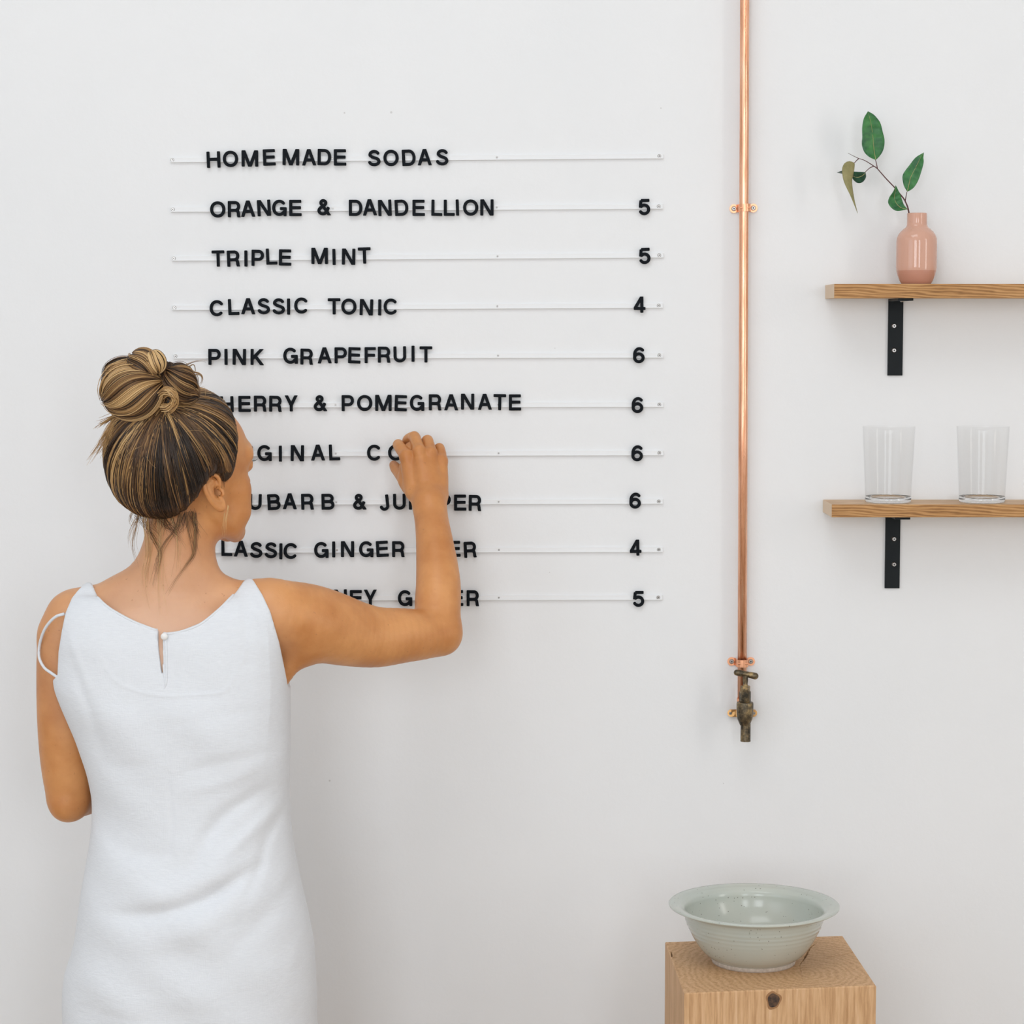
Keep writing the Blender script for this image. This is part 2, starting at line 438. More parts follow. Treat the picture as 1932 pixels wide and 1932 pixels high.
def screw(parent, loc, name='screw', scale=1.0, ang=0.4, rot=None):
    o = bpy.data.objects.new(name, me_screw); C.objects.link(o); o.parent = parent; o.location = loc
    o.rotation_euler = rot or (0, ang, 0); o.scale = (scale,) * 3
    s = bpy.data.objects.new('screw_recess', me_slot); C.objects.link(s); s.parent = o
    return o
for k, (x0, y0, x1, y1) in enumerate(RAILS):
    a = P(x0, y0, -RT); b = P(x1, y1, -RT)
    L = (b - a).length; ang = math.atan2(b.z - a.z, b.x - a.x)
    h = 9.2 * S0
    base = Vector((a.x, 0, a.z))
    top = ', the topmost of ten' if k == 0 else ', the lowest of ten' if k == 9 else ''
    t = thing('letter_rail', 'clear acrylic letter rail carrying the line %s%s' % (LINES[k], top), 'rail', base, 'acrylic letter rails on the wall', (0, -ang, 0))
    # L-section strip: thin back strip with a lip at the bottom edge
    bm = bmesh.new(); box(bm, (0, -0.0030, 0), (L, -0.0001, h), 0.0004)
    from_bm('strip', bm, M_rail, t)
    bm = bmesh.new(); box(bm, (0, -RT, 0), (L, -0.0030, 0.0020), 0.0004)
    from_bm('lip', bm, M_rail, t)
    for q, sx in enumerate((4.0, 306.0, 616.0, 922.0)):
        screw(t, (sx / 930.0 * L, -0.0030, h * 0.53), ang=random.uniform(0, 1.5), scale=1.0 if q in (0, 3) else 0.55)

# ------------------------------------------------------------------ letters
W_ = 0.172
def arc(cx, cy, rx, ry, a0, a1, n=28, p=2.0):
    out = []
    for i in range(n + 1):
        a = math.radians(a0 + (a1 - a0) * i / n); c, s = math.cos(a), math.sin(a)
        k = (abs(c) ** p + abs(s) ** p) ** (-1 / p)
        out.append((cx + rx * c * k, cy + ry * s * k))
    return out
h_ = W_ / 2
T, Bm = 0.5 - h_, -0.5 + h_
def glyph(ch):
    """list of centre-line strokes in a box of cap height 1 centred on the origin, and the box width"""
    def box_w(w): return -w / 2 + h_, w / 2 - h_
    if ch == 'I': return [[(0, -.5), (0, .5)]], W_
    if ch == 'H': l, r = box_w(.83); return [[(l, -.5), (l, .5)], [(r, -.5), (r, .5)], [(l, .02), (r, .02)]], .83
    if ch == 'L': l, r = box_w(.67); return [[(l, -.5), (l, .5)], [(l, Bm), (r + h_, Bm)]], .67
    if ch == 'E': l, r = box_w(.76); return [[(l, -.5), (l, .5)], [(l, Bm), (r + h_, Bm)], [(l, T), (r + h_ * .8, T)], [(l, .02), (r + h_ * .5, .02)]], .76
    if ch == 'F': l, r = box_w(.69); return [[(l, -.5), (l, .5)], [(l, T), (r + h_, T)], [(l, .0), (r + h_ * .4, .0)]], .69
    if ch == 'T': return [[(0, -.5), (0, .5)], [(-.39, T), (.39, T)]], .78
    if ch == 'A': return [[(-.365, -.56), (.01, .56)], [(.365, -.56), (-.01, .56)], [(-.22, -.17), (.22, -.17)]], .87
    if ch == 'M': l, r = box_w(1.02); return [[(l, -.5), (l, .5)], [(r, -.5), (r, .5)], [(l + .02, .56), (0, -.52)], [(r - .02, .56), (0, -.52)]], 1.02
    if ch == 'N': l, r = box_w(.82); return [[(l, -.5), (l, .5)], [(r, -.5), (r, .5)], [(l, .56), (r, -.56)]], .82
    if ch == 'K': l, r = box_w(.82); return [[(l, -.5), (l, .5)], [(l, -.13), (r + .03, .58)], [(l + .18, .08), (r + .05, -.58)]], .82
    if ch == 'Y': return [[(0, -.5), (0, -.08)], [(0, -.1), (-.345, .58)], [(0, -.1), (.345, .58)]], .8
    if ch == 'O': return [arc(0, 0, .47 - h_, T, 0, 360, 56, 2.1)], .94
    if ch == 'C': return [arc(0, 0, .45 - h_, T, 38, 322, 48, 2.1)], .90
    if ch == 'G': return [arc(-.01, 0, .44 - h_, T, 40, 330, 48, 2.1) , [(.04, -.04), (.44, -.04)], [(.36, -.5), (.36, .0)]], .88
    if ch == 'D': l, r = box_w(.83); return [[(l, -.5), (l, .5)], [(l, T), (0, T)] + arc(-.02, 0, r + .02, T, 90, -90, 30, 2.2) + [(l, Bm)]], .83
    if ch == 'P': l, r = box_w(.76); return [[(l, -.5), (l, .5)], [(l, T), (.04, T)] + arc(.06, .16, r - .06, T - .16, 90, -90, 18) + [(l, -.095)]], .76
    if ch == 'R': l, r = box_w(.78); return [[(l, -.5), (l, .5)], [(l, T), (.05, T)] + arc(.07, .17, r - .09, T - .17, 90, -90, 18) + [(l, -.075)],
                                           [(.05, -.075), (.16, -.085), (.235, -.15), (.262, -.28), (.268, -.40), (.31, -.53)]], .78
    if ch == 'B': l, r = box_w(.80); return [[(l, -.5), (l, .5)], [(l, T), (.03, T)] + arc(.05, .215, r - .09, T - .215, 90, -90, 16) + [(l, .017)],
                                           [(l, .017), (.06, .017)] + arc(.08, -.198, r - .08, .215, 90, -90, 16) + [(l, Bm)]], .80
    if ch == 'U': l, r = box_w(.78); return [[(l, .5), (l, -.14)] + arc(0, -.14, r, -Bm - .14, 180, 360, 24) + [(r, .5)]], .78
    if ch == 'J': return [[(.18, .5), (.18, -.2)] + arc(-.03, -.2, .21, -Bm - .2, 0, -172, 22)], .55
    if ch == 'S': return [arc(0, .205, .265, .209, 20, 200, 22)[:-1] + [(-.215, .13), (-.12, .06), (.02, .02), (.15, -.02), (.26, -.09)] + arc(0, -.205, .30, .209, 15, -168, 24)], .77
    if ch == '&': return [arc(-.035, .27, .155, .145, -40, 225, 24) + [(-.02, .02), (.37, -.54)],
                          [(.085, .17), (-.04, .06), (-.20, -.02)] + arc(-.07, -.215, .245, .2, 125, 300, 20) + [(.17, -.27), (.30, .0)]], .82
    if ch == '5': return [[(.32, T), (-.20, T)], [(-.205, T), (-.245, -.02)], [(-.235, -.0), (-.16, .07)] + arc(.0, -.145, .275, .27, 112, -158, 30)], .72
    if ch == '6': return [arc(0, -.165, .27, .25, 0, 360, 40), arc(.03, .04, .30, T - .04, 42, 180, 26)[:-1] + [(-.27, -.14)]], .71
    if ch == '4': return [[(.14, -.5), (.14, .5)], [(-.36, -.24), (.36, -.24)], [(-.30, -.24), (.16, .55)]], .73
    raise ValueError(ch)
def stroke_sdf(X, Y, pts, r, rr=0.03):
    D = np.full(X.shape, 9.0)
    closed = math.hypot(pts[0][0] - pts[-1][0], pts[0][1] - pts[-1][1]) < 1e-6
    n = len(pts) - 1
    for i in range(n):
        ax, ay = pts[i]; bx, by = pts[i + 1]
        dx, dy = bx - ax, by - ay; L = math.hypot(dx, dy)
        if L < 1e-9: continue
        dx /= L; dy /= L
        t = (X - ax) * dx + (Y - ay) * dy; s = np.abs((X - ax) * -dy + (Y - ay) * dx)
        tc = np.clip(t, 0, L)
        d = np.hypot(t - tc, s) - r
        over = None
        if not closed and i == 0: over = -t
        if not closed and i == n - 1: over = (t - L) if over is None else np.maximum(over, t - L)
        if over is not None:
            q1 = s - r + rr; q2 = over + rr
            bx_ = np.minimum(np.maximum(q1, q2), 0) + np.hypot(np.maximum(q1, 0), np.maximum(q2, 0)) - rr
            d = np.where(over > -rr, np.maximum(bx_, np.where(over > 0, bx_, d)), d)
        D = np.minimum(D, d)
    return D
def contour_loops(D, xs, ys):
    s = D < 0
    nx, ny = D.shape
    cell = {}
    act = np.zeros((nx - 1, ny - 1), bool)
    c = s[:-1, :-1].astype(int) + s[1:, :-1] + s[:-1, 1:] + s[1:, 1:]
    act = (c > 0) & (c < 4)
    pos = {}
    for i, j in zip(*np.nonzero(act)):
        pts = []
        for (a, b), (e, f) in (((0, 0), (1, 0)), ((0, 0), (0, 1)), ((1, 0), (1, 1)), ((0, 1), (1, 1))):
            u, v = D[i + a, j + b], D[i + e, j + f]
            if (u < 0) != (v < 0):
                t = u / (u - v)
                pts.append((xs[i + a] + t * (xs[i + e] - xs[i + a]), ys[j + b] + t * (ys[j + f] - ys[j + b])))
        pos[(i, j)] = np.mean(pts, axis=0)
    nb = {k: [] for k in pos}
    for i in range(nx - 1):
        for j in range(1, ny - 1):
            if s[i, j] != s[i + 1, j] and (i, j) in nb and (i, j - 1) in nb:
                nb[(i, j)].append((i, j - 1)); nb[(i, j - 1)].append((i, j))
    for i in range(1, nx - 1):
        for j in range(ny - 1):
            if s[i, j] != s[i, j + 1] and (i, j) in nb and (i - 1, j) in nb:
                nb[(i, j)].append((i - 1, j)); nb[(i - 1, j)].append((i, j))
    loops = []; seen = set()
    for k in nb:
        if k in seen: continue
        loop = [k]; seen.add(k); cur = k
        while True:
            nxt = [q for q in nb[cur] if q not in seen]
            if not nxt: break
            cur = nxt[0]; seen.add(cur); loop.append(cur)
        if len(loop) > 6: loops.append(np.array([pos[q] for q in loop]))
    return loops
def simplify(L, tol):
    keep = [0]; i = 0; n = len(L)
    while i < n - 1:
        j = min(i + 2, n - 1); best = i + 1
        while j < n and j - i < 40:
            seg = L[j] - L[i]; ln = np.hypot(*seg) + 1e-12
            dd = np.abs(np.cross(seg, L[i + 1:j] - L[i]) / ln) if j > i + 1 else np.array([0])
            if dd.max() > tol: break
            best = j; j += 1
        keep.append(best); i = best
    return L[keep[:-1]] if keep[-1] == n - 1 and n > 3 else L[keep]
CAP = 29.8 * mpp(-0.008)
LT = 0.0032
glyph_cache = {}
def glyph_mesh(ch):
    if ch in glyph_cache: return glyph_cache[ch]
    strokes, wd = glyph(ch)
    g = 0.016
    xs = np.arange(-wd / 2 - .1, wd / 2 + .1, g); ys = np.arange(-.6, .6, g) + 0.003
    X, Y = np.meshgrid(xs, ys, indexing='ij'); D = np.full(X.shape, 9.0)
    for st in strokes: D = np.minimum(D, stroke_sdf(X, Y, st, h_))
    D = np.maximum(D, np.abs(Y) - 0.5)
    cu = bpy.data.curves.new('glyph', 'CURVE'); cu.dimensions = '2D'; cu.fill_mode = 'BOTH'
    cu.extrude = LT / 2 - 0.0003; cu.bevel_depth = 0.0003; cu.bevel_resolution = 0
    for L in contour_loops(D, xs, ys):
        L = simplify(L, 0.0035) * CAP
        sp_ = cu.splines.new('POLY'); sp_.points.add(len(L) - 1)
        for q, (x, y) in zip(sp_.points, L): q.co = (x, y, 0, 1)
        sp_.use_cyclic_u = True
    o = bpy.data.objects.new('tmp', cu)
    me = bpy.data.meshes.new_from_object(o)
    bpy.data.objects.remove(o); bpy.data.curves.remove(cu)
    me.transform(Matrix(((1, 0, 0, 0), (0, 0, -1, 0), (0, 1, 0, 0), (0, 0, 0, 1))))
    me.name = 'letter'; me.materials.clear(); me.materials.append(M_letter)
    glyph_cache[ch] = me
    return me
def c1(x, y): return 380 + x / 4.025, 260 + y / 4.025
def c1b(x, y): return 640 + x / 4.83, 260 + y / 4.83
def c2(x, y): return 380 + x / 4.025, 540 + y / 4.025
def c3(x, y): return 560 + x / 4.025, 730 + y / 4.025
def c4(x, y): return 420 + x / 5.367, 820 + y / 5.367
def c5(x, y): return 600 + x / 5.367, 920 + y / 5.367
def px(x, y): return x, y
ROWS = [
 [('HOMEMADE', [('H', c1, 92, 166, 2), ('O', c1, 221, 160, 0), ('M', c1, 368, 157, 0), ('E', c1, 515, 149, 2), ('M', c1, 680, 147, -1), ('A', c1, 817, 148, 1), ('D', c1, 934, 147, -1), ('E', c1, 1053, 149, 0)], 0),
  ('SODAS', [('S', c1, 1312, 154, 0), ('O', c1, 1440, 153, 0), ('D', c1, 1575, 151, 3), ('A', c1, 1695, 147, 1), ('S', c1, 1829, 148, -3)], 0)],
 [('ORANGE', [('O', c1, 124, 544, 0), ('R', c1, 249, 542, 0), ('A', c1, 354, 538, 1), ('N', c1, 475, 533, 3), ('G', c1, 593, 532, -2), ('E', c1, 714, 533, 0)], 0),
  ('&', [('&', c1, 930, 527, 0)], 0),
  ('DANDELLION', [('D', c1, 1171, 532, 0), ('A', c1, 1278, 528, 2), ('N', c1, 1393, 532, 2), ('D', c1, 1520, 531, 3), ('E', c1, 1650, 532, 0), ('L', c1b, 890, 638, -1), ('L', c1b, 1003, 638, 0), ('I', c1b, 1077, 636, 2), ('O', c1b, 1198, 636, 0), ('N', c1b, 1346, 635, 0)], 0)],
 [('TRIPLE', [('T', c1, 127, 917, 1), ('R', c1, 243, 917, 2), ('I', c1, 338, 917, 0), ('P', c1, 428, 912, -1), ('L', c1, 533, 902, 2), ('E', c1, 636, 909, -1)], 0),
  ('MINT', [('M', c1, 898, 897, 0), ('I', c1, 1007, 905, 1), ('N', c1, 1118, 903, -1), ('T', c1, 1238, 894, 2)], 0)],
 [('CLASSIC', [('C', c2, 118, 167, -3), ('L', c2, 245, 158, 2), ('A', c2, 355, 152, 0), ('S', c2, 473, 152, 0), ('S', c2, 587, 153, -1), ('I', c2, 662, 155, 0), ('C', c2, 760, 147, -2)], 0),
  ('TONIC', [('T', c2, 1008, 153, 0), ('O', c2, 1120, 155, 0), ('N', c2, 1253, 160, -2), ('I', c2, 1354, 161, -1), ('C', c2, 1439, 155, 0)], 0)],
 [('PINK', [('P', c2, 100, 537, 0), ('I', c2, 187, 537, 0), ('N', c2, 288, 537, -1), ('K', c2, 424, 538, -1)], 0),
  ('GRAPEFRUIT', [('G', c2, 677, 528, 0), ('R', c2, 800, 535, -1), ('A', c2, 935, 525, 1), ('P', c2, 1058, 525, 0), ('E', c2, 1162, 525, -2), ('F', c2, 1282, 524, 0), ('R', c2, 1388, 520, 0), ('U', c2, 1507, 518, 1), ('I', c2, 1607, 513, 0), ('T', c2, 1705, 518, 0)], 0)],
 [('CHERRY', [('C', px, 403, 762.5, 0), ('H', c2, 193, 897, 1), ('E', c2, 328, 894, 0), ('R', c2, 447, 892, 0), ('R', c2, 563, 893, -1), ('Y', c2, 682, 890, 0)], 0),
  ('&', [('&', c2, 902, 888, 0)], 0),
  ('POMEGRANATE', [('P', c2, 1112, 888, 0), ('O', c2, 1240, 887, 0), ('M', c2, 1382, 886, 0), ('E', c2, 1515, 888, -2), ('G', c2, 1638, 886, 0), ('R', c2, 1775, 882, 0), ('A', c3, 1172, 117, 0), ('N', c3, 1297, 112, 0), ('A', c3, 1427, 113, 1), ('T', c3, 1541, 116, -1), ('E', c3, 1657, 118, 0)], 0)],
 [('ORIGINAL', [('O', px, 419, 856, 0), ('R', px, 452, 856, 0), ('I', c4, 279, 193, 0), ('G', c4, 425, 187, 0), ('I', c4, 585, 193, 0), ('N', c4, 757, 188, -1), ('A', c4, 965, 182, 1), ('L', c4, 1133, 180, 2)], 0),
  ('CO', [('C', c4, 1536, 183, -1), ('O', c4, 1752, 182, 0)], 0)],
 [('RHUBARB', [('R', px, 412, 947, 0), ('H', px, 447, 947, 0), ('U', c4, 331, 682, -2), ('B', c4, 520, 683, 3), ('A', c4, 680, 675, 0), ('R', c4, 860, 680, 1), ('B', c4, 1067, 680, 1)], 0),
  ('&', [('&', c4, 1385, 680, 2)], 0),
  ('JUNIPER', [('J', c4, 1640, 690, 6), ('U', c4, 1790, 680, 1), ('N', c5, 987, 143, 0), ('I', px, 809, 947, 0), ('P', c5, 1283, 148, 0), ('E', c5, 1440, 152, 0), ('R', c5, 1590, 155, -1)], 0)],
 [('CLASSIC', [('C', px, 392, 1034, 0), ('L', px, 428, 1034, 0), ('A', c4, 185, 1155, -1), ('S', c4, 341, 1168, -3), ('S', c4, 490, 1171, -3), ('I', c4, 590, 1182, -1), ('C', c4, 691, 1179, -3)], 0),
  ('GINGER', [('G', c4, 1000, 1168, 0), ('I', c4, 1125, 1163, 0), ('N', c4, 1265, 1160, 0), ('G', c4, 1455, 1160, -1), ('E', c4, 1617, 1157, 3), ('R', c4, 1780, 1160, 0)], 0),
  ('BEER', [('B', px, 806, 1036, 0), ('E', px, 832, 1036, 0), ('E', c5, 1381, 620, 1), ('R', c5, 1541, 628, 3)], 0)],
 [('HONEY', [('H', px, 574, 1127, 0), ('O', px, 607, 1127, 0), ('N', c5, 228, 1112, 2), ('E', c5, 385, 1118, 0), ('Y', c5, 530, 1114, 0)], 0),
  ('GINGER', [('G', c5, 882, 1119, 0), ('I', px, 791, 1128, 0), ('N', px, 810, 1128, 0), ('G', px, 837, 1128, 0), ('E', c5, 1410, 1118, 0), ('R', c5, 1568, 1120, 0)], 0)]]
PLACE = ['top', 'second', 'third', 'fourth', 'fifth', 'sixth', 'seventh', 'eighth', 'ninth', 'lowest']
LY = -RT - LT / 2 - 0.0001
for ri, row in enumerate(ROWS):
    for word, items, skip in row:
        for li, (ch, fn, x, y, rot) in enumerate(items):
            X, Y = fn(x, y)
            idx = li + skip
            o = bpy.data.objects.new('menu_letter' if ch != '&' else 'menu_ampersand', glyph_mesh(ch)); C.objects.link(o)
            o.location = P(X, Y, LY); o.rotation_euler = (0, -math.radians(rot), 0)
            if ch == '&': lb = 'black ampersand in the line %s' % LINES[ri]
            else: lb = 'black letter %s, %s letter of %s on the %s menu line' % (ch, ORD[idx], word, PLACE[ri])
            if ri == 6 and word == 'CO' and li == 1: lb = 'black letter O being placed by the fingers, on the seventh menu line'
            tag(o, lb, 'letter', 'black letters of the soda menu')
NUMS = [('5', 1215.5, 390.7, 1), ('5', 1216.1, 483.0, 2), ('4', 1206.8, 574.8, 0), ('6', 1205.4, 670.1, 0), ('6', 1202.8, 764.2, -1), ('6', 1202.2, 855.2, -1),
        ('6', 1198.4, 944.5, -1), ('4', 1199.2, 1033.3, 1), ('5', 1204.5, 1130.0, 0)]
for (ch, x, y, rot), ln in zip(NUMS, LINES[1:]):
    o = bpy.data.objects.new('price_numeral', glyph_mesh(ch)); C.objects.link(o)
    o.location = P(x, y, LY); o.rotation_euler = (0, -math.radians(rot), 0)
    tag(o, 'black price numeral %s at the end of the line %s' % (ch, ln), 'numeral', 'black price numerals of the soda menu')

# ------------------------------------------------------------------ copper pipe, clips, tap
PR = 0.0076
a = P(1405.5, -120, -0.020); b = P(1400.0, 1335, -0.020)
t = thing('copper_pipe', 'long vertical copper water pipe running down the wall from above the frame', 'pipe', (b.x, b.y, b.z))
tp = Vector((a.x, a.y, RZ)) - b; tp.x = (a - b).x * (RZ - b.z) / (a.z - b.z)
tubeobj('tube', [(0, 0, 0), tuple(tp)], PR, M_copper, t, 28, 8)
bm = bmesh.new(); cyl(bm, (0, 0, 0.0), (0, 0, 0.016), PR + 0.0012, 28); o = from_bm('end_fitting', bm, M_copper2, t); autosmooth(o)
def pipe_clip(cx, cy, label, tilt):
    c = P(cx, cy, -0.020); t = thing('pipe_clip', label, 'pipe clip', (c.x, 0, c.z), 'copper clips holding the pipe', (0, tilt, 0))
    # saddle strap: arc over the pipe then two flat ears
    hw = 0.0062; th = 0.0012; n = 14
    prof = [(-0.0205, 0.001), (-0.0115, 0.001), (-0.0092, 0.004)]
    for i in range(n + 1):
        an = PI - PI * i / n
        prof.append(((PR + 0.0012) * math.cos(an), 0.020 + (PR + 0.0012) * math.sin(an)))
    prof += [(0.0092, 0.004), (0.0115, 0.001), (0.0205, 0.001)]
    bm = bmesh.new(); prev = None
    for i, (x, y) in enumerate(prof):
        p0 = np.array(prof[max(i - 1, 0)]); p1 = np.array(prof[min(i + 1, len(prof) - 1)]); d = p1 - p0; d /= np.linalg.norm(d)
        nx, ny = -d[1] * th, d[0] * th
        e = hw if 1 < i < len(prof) - 2 else hw
        ring = [bm.verts.new((x, -y, -e)), bm.verts.new((x + nx, -y - ny, -e)), bm.verts.new((x + nx, -y - ny, e)), bm.verts.new((x, -y, e))]
        if prev:
            for q in range(4): bm.faces.new((prev[q], prev[(q + 1) % 4], ring[(q + 1) % 4], ring[q]))
        prev = ring
    o = from_bm('strap', bm, M_copper2, t); autosmooth(o)
    bm = bmesh.new()
    for s in (-1, 1):
        cyl(bm, (s * 0.0160, -0.0002, 0), (s * 0.0160, -0.0024, 0), 0.0072, 24)
    o = from_bm('ear_plate', bm, M_copper2, t); autosmooth(o)
    bm = bmesh.new(); cyl(bm, (-0.0083, -0.0275, 0), (0.0083, -0.0275, 0), 0.0011, 8); cyl(bm, (-0.0088, -0.0285, -0.0005), (0.0088, -0.0285, -0.0005), 0.0009, 8)
    from_bm('strap_rib', bm, M_copper2, t)
    for s in (-1, 1): screw(t, (s * 0.0160, -0.0024, 0), scale=1.35, ang=0.5 * s)
pipe_clip(1405, 392, 'upper copper saddle clip, halfway up the copper pipe', -0.035)
pipe_clip(1400.5, 1251, 'lower copper saddle clip, just above the brass tap', 0.0)

ty = -0.055; s_ = mpp(ty)
tb = P(1406, 1345, 0.0)
t = thing('brass_tap', 'old tarnished brass bib tap with a T handle below the copper pipe', 'tap', (tb.x, 0, tb.z))
def tl(px_, py_, y=ty):
    p = P(px_, py_, y); return (p.x - tb.x, p.y, p.z - tb.z)
def vlathe(name, prof, cx, m, y=ty, seg=32, sides=None):
    pts = [(r * s_, tl(cx, yy, y)[2]) for r, yy in prof]
    pts = [(0, pts[0][1])] + pts + [(0, pts[-1][1])]
    bm = lathe(pts, seg)
    c = tl(cx, 1340, y)
    bmesh.ops.translate(bm, verts=bm.verts, vec=(c[0], c[1], 0))
    o = from_bm(name, bm, m, t); return autosmooth(o, 40)
vlathe('spindle', [(5.0, 1270), (5.0, 1285), (4.3, 1290), (5.2, 1296)], 1406, M_brass)
vlathe('gland_nut', [(7.8, 1293.5), (9.3, 1295), (9.3, 1304), (9.0, 1305)], 1405.8, M_brass, seg=6)
vlathe('bonnet', [(9.5, 1303.5), (11.2, 1305), (11.2, 1322), (10.2, 1325)], 1405.6, M_brass, seg=8)
vlathe('tap_body', [(13, 1324), (15.6, 1325), (16.2, 1328), (16.0, 1348), (14.5, 1356), (11.5, 1363), (9.4, 1368)], 1405.5, M_brass)
vlathe('spout', [(9.6, 1360), (9.6, 1396), (9.9, 1398.5), (7.5, 1398.5), (7.5, 1390)], 1407, M_brass)
bm = bmesh.new()
hp = [tl(1390, 1269), tl(1396, 1269.8), tl(1404, 1271.2), tl(1412, 1272.8), tl(1418, 1274), tl(1424.5, 1275.5)]
V, Q = tube_arrays(np.array(hp), [r * s_ for r in (5.8, 6.4, 5.6, 5.6, 6.2, 6.6)], 20)
for v in V: bm.verts.new(v)
bm.verts.ensure_lookup_table()
for q in Q: bm.faces.new([bm.verts[i] for i in q])
for p, r in ((hp[0], 5.8), (hp[-1], 6.6)):
    mtx = Matrix.Translation(p); bmesh.ops.create_uvsphere(bm, u_segments=20, v_segments=12, radius=r * s_, matrix=mtx)
from_bm('handle', bm, M_brass, t, True)
bm = bmesh.new(); cyl(bm, tl(1405.5, 1342, -0.050), tl(1404, 1342, -0.004), 0.0105, 24)
o = from_bm('inlet_neck', bm, M_brass, t); autosmooth(o)
bm = bmesh.new()
for cx in (1379.5, 1421.5): cyl(bm, tl(cx, 1345.5, -0.0002), tl(cx, 1345.5, -0.004), 0.0063, 24)
box(bm, tl(1379.5, 1352.6, -0.004), tl(1421.5, 1338.4, -0.0002)); cyl(bm, tl(1402, 1345.5, -0.0002), tl(1402, 1345.5, -0.009), 0.0125, 32)
o = from_bm('wall_plate', bm, M_brass2, t); autosmooth(o)
for cx in (1378.5, 1422.5):
    p = tl(cx, 1346, -0.004); screw(t, p, scale=0.9)

# ------------------------------------------------------------------ shelves
SD = 0.105
def shelf(yt, yb, label, seed):
    zt = P(1572, yt, -SD).z; zb = P(1572, yb, -SD).z
    x0 = P(1572, 700, -SD).x; x1 = x0 + 0.98
    t = thing('wooden_shelf', label, 'shelf', (x0, 0, zt), 'oak wall shelves')
    bm = bmesh.new(); box(bm, (0, -SD, zb - zt), (x1 - x0, 0, 0), 0.0007)
    me = bpy.data.meshes.new('board'); bm.to_mesh(me); bm.free()
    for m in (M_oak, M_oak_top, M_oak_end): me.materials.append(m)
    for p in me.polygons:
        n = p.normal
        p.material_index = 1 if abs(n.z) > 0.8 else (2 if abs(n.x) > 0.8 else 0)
    o = bpy.data.objects.new('board', me); C.objects.link(o); o.parent = t
    return x0, zt, zb
shx, sh1t, sh1b = shelf(535.6, 562.3, 'upper oak shelf holding the pink vase', 1)
_, sh2t, sh2b = shelf(951.6, 976.2, 'lower oak shelf holding the two clear glasses', 2)
def bracket(zt, pyb, pys, label):
    xa = P(1674, 700, 0).x; xb = P(1702, 700, 0).x; zb = P(1688, pyb, -0.004).z
    t = thing('shelf_bracket', label, 'bracket', ((xa + xb) / 2, 0, zt), 'black steel shelf brackets'); hw = (xb - xa) / 2
    boxobj('upright_plate', (-hw, -0.0042, zb - zt), (hw, -0.0002, 0), M_black, t, 0.0004)
    boxobj('arm_plate', (-hw, -0.098, -0.0042), (hw, -0.0042, -0.0001), M_black, t, 0.0004)
    for y in pys:
        p = P(1687, y, -0.004); screw(t, (p.x - (xa + xb) / 2, -0.0042, p.z - zt), scale=1.35, ang=y)
    screw(t, (0.002, -0.055, -0.0042), scale=1.35, rot=(PI / 2, 0, 0))
bracket(sh1b, 708.5, (615, 661), 'black steel bracket under the upper shelf')
bracket(sh2b, 1110, (1017, 1065), 'black steel bracket under the lower shelf')

# ------------------------------------------------------------------ vase and sprig
vy = -0.055; vs = mpp(vy); vc = P(1728.5, 533, vy)
prof = [(0, 0), (25, 0), (27.5, 1.2), (31, 7), (35, 17), (37.0, 25), (37.8, 32), (37.9, 80), (37.2, 86), (35.0, 92), (31, 98), (25, 103.5), (20.5, 107), (18.8, 111), (18.5, 116), (18.5, 131.5), (18.0, 133), (16.8, 133),
        (16.3, 131), (16.3, 112), (20, 105), (33, 92), (35, 80), (35, 30), (30, 10), (0, 6)]
t = thing('bud_vase', 'glossy pink ceramic bottle vase on the upper shelf', 'vase', (vc.x, vy, sh1t))
bm = lathe([(r * vs, z * vs) for r, z in prof], 72)
from_bm('body', bm, M_vase, t, True)
ly = vy
sp0 = P(1713, 396, ly)
t = thing('eucalyptus_sprig', 'thin leafy sprig with five green leaves standing in the pink vase', 'sprig', (sp0.x, ly, sp0.z))
def q(px_, py_, y=ly):
    p = P(px_, py_, y); return (p.x - sp0.x, p.y - ly, p.z - sp0.z)
tubeobj('stem', [q(1722, 500), q(1716, 410), q(1708.5, 381), q(1697, 365), q(1688, 354), q(1670, 335), q(1655.5, 318.5), q(1648, 313), q(1632, 303), q(1618, 298), q(1600, 289)], [.0013, .0013, .0012, .0011, .0010, .0009, .0008, .0008, .0006, .0005, .0003], M_stem, t, 8, 60)
for pts in ([q(1655.5, 318.5), q(1653.5, 308), q(1651.5, 301)], [q(1648.5, 313.5), q(1641, 317), q(1633, 324, ly - .004)], [q(1620, 299.5), q(1616, 303), q(1611.5, 308, ly - .008)],
            [q(1708, 380), q(1709.5, 370), q(1711, 362, ly - .002)], [q(1715, 404), q(1713.5, 397, ly - .006), q(1711, 394.5, ly - .008)]):
    tubeobj('leaf_stalk', pts, [.0008, .0007, .0006], M_stem, t, 8, 14)
def cr(x, y): return 1530 + x / 5.367, 190 + y / 5.367
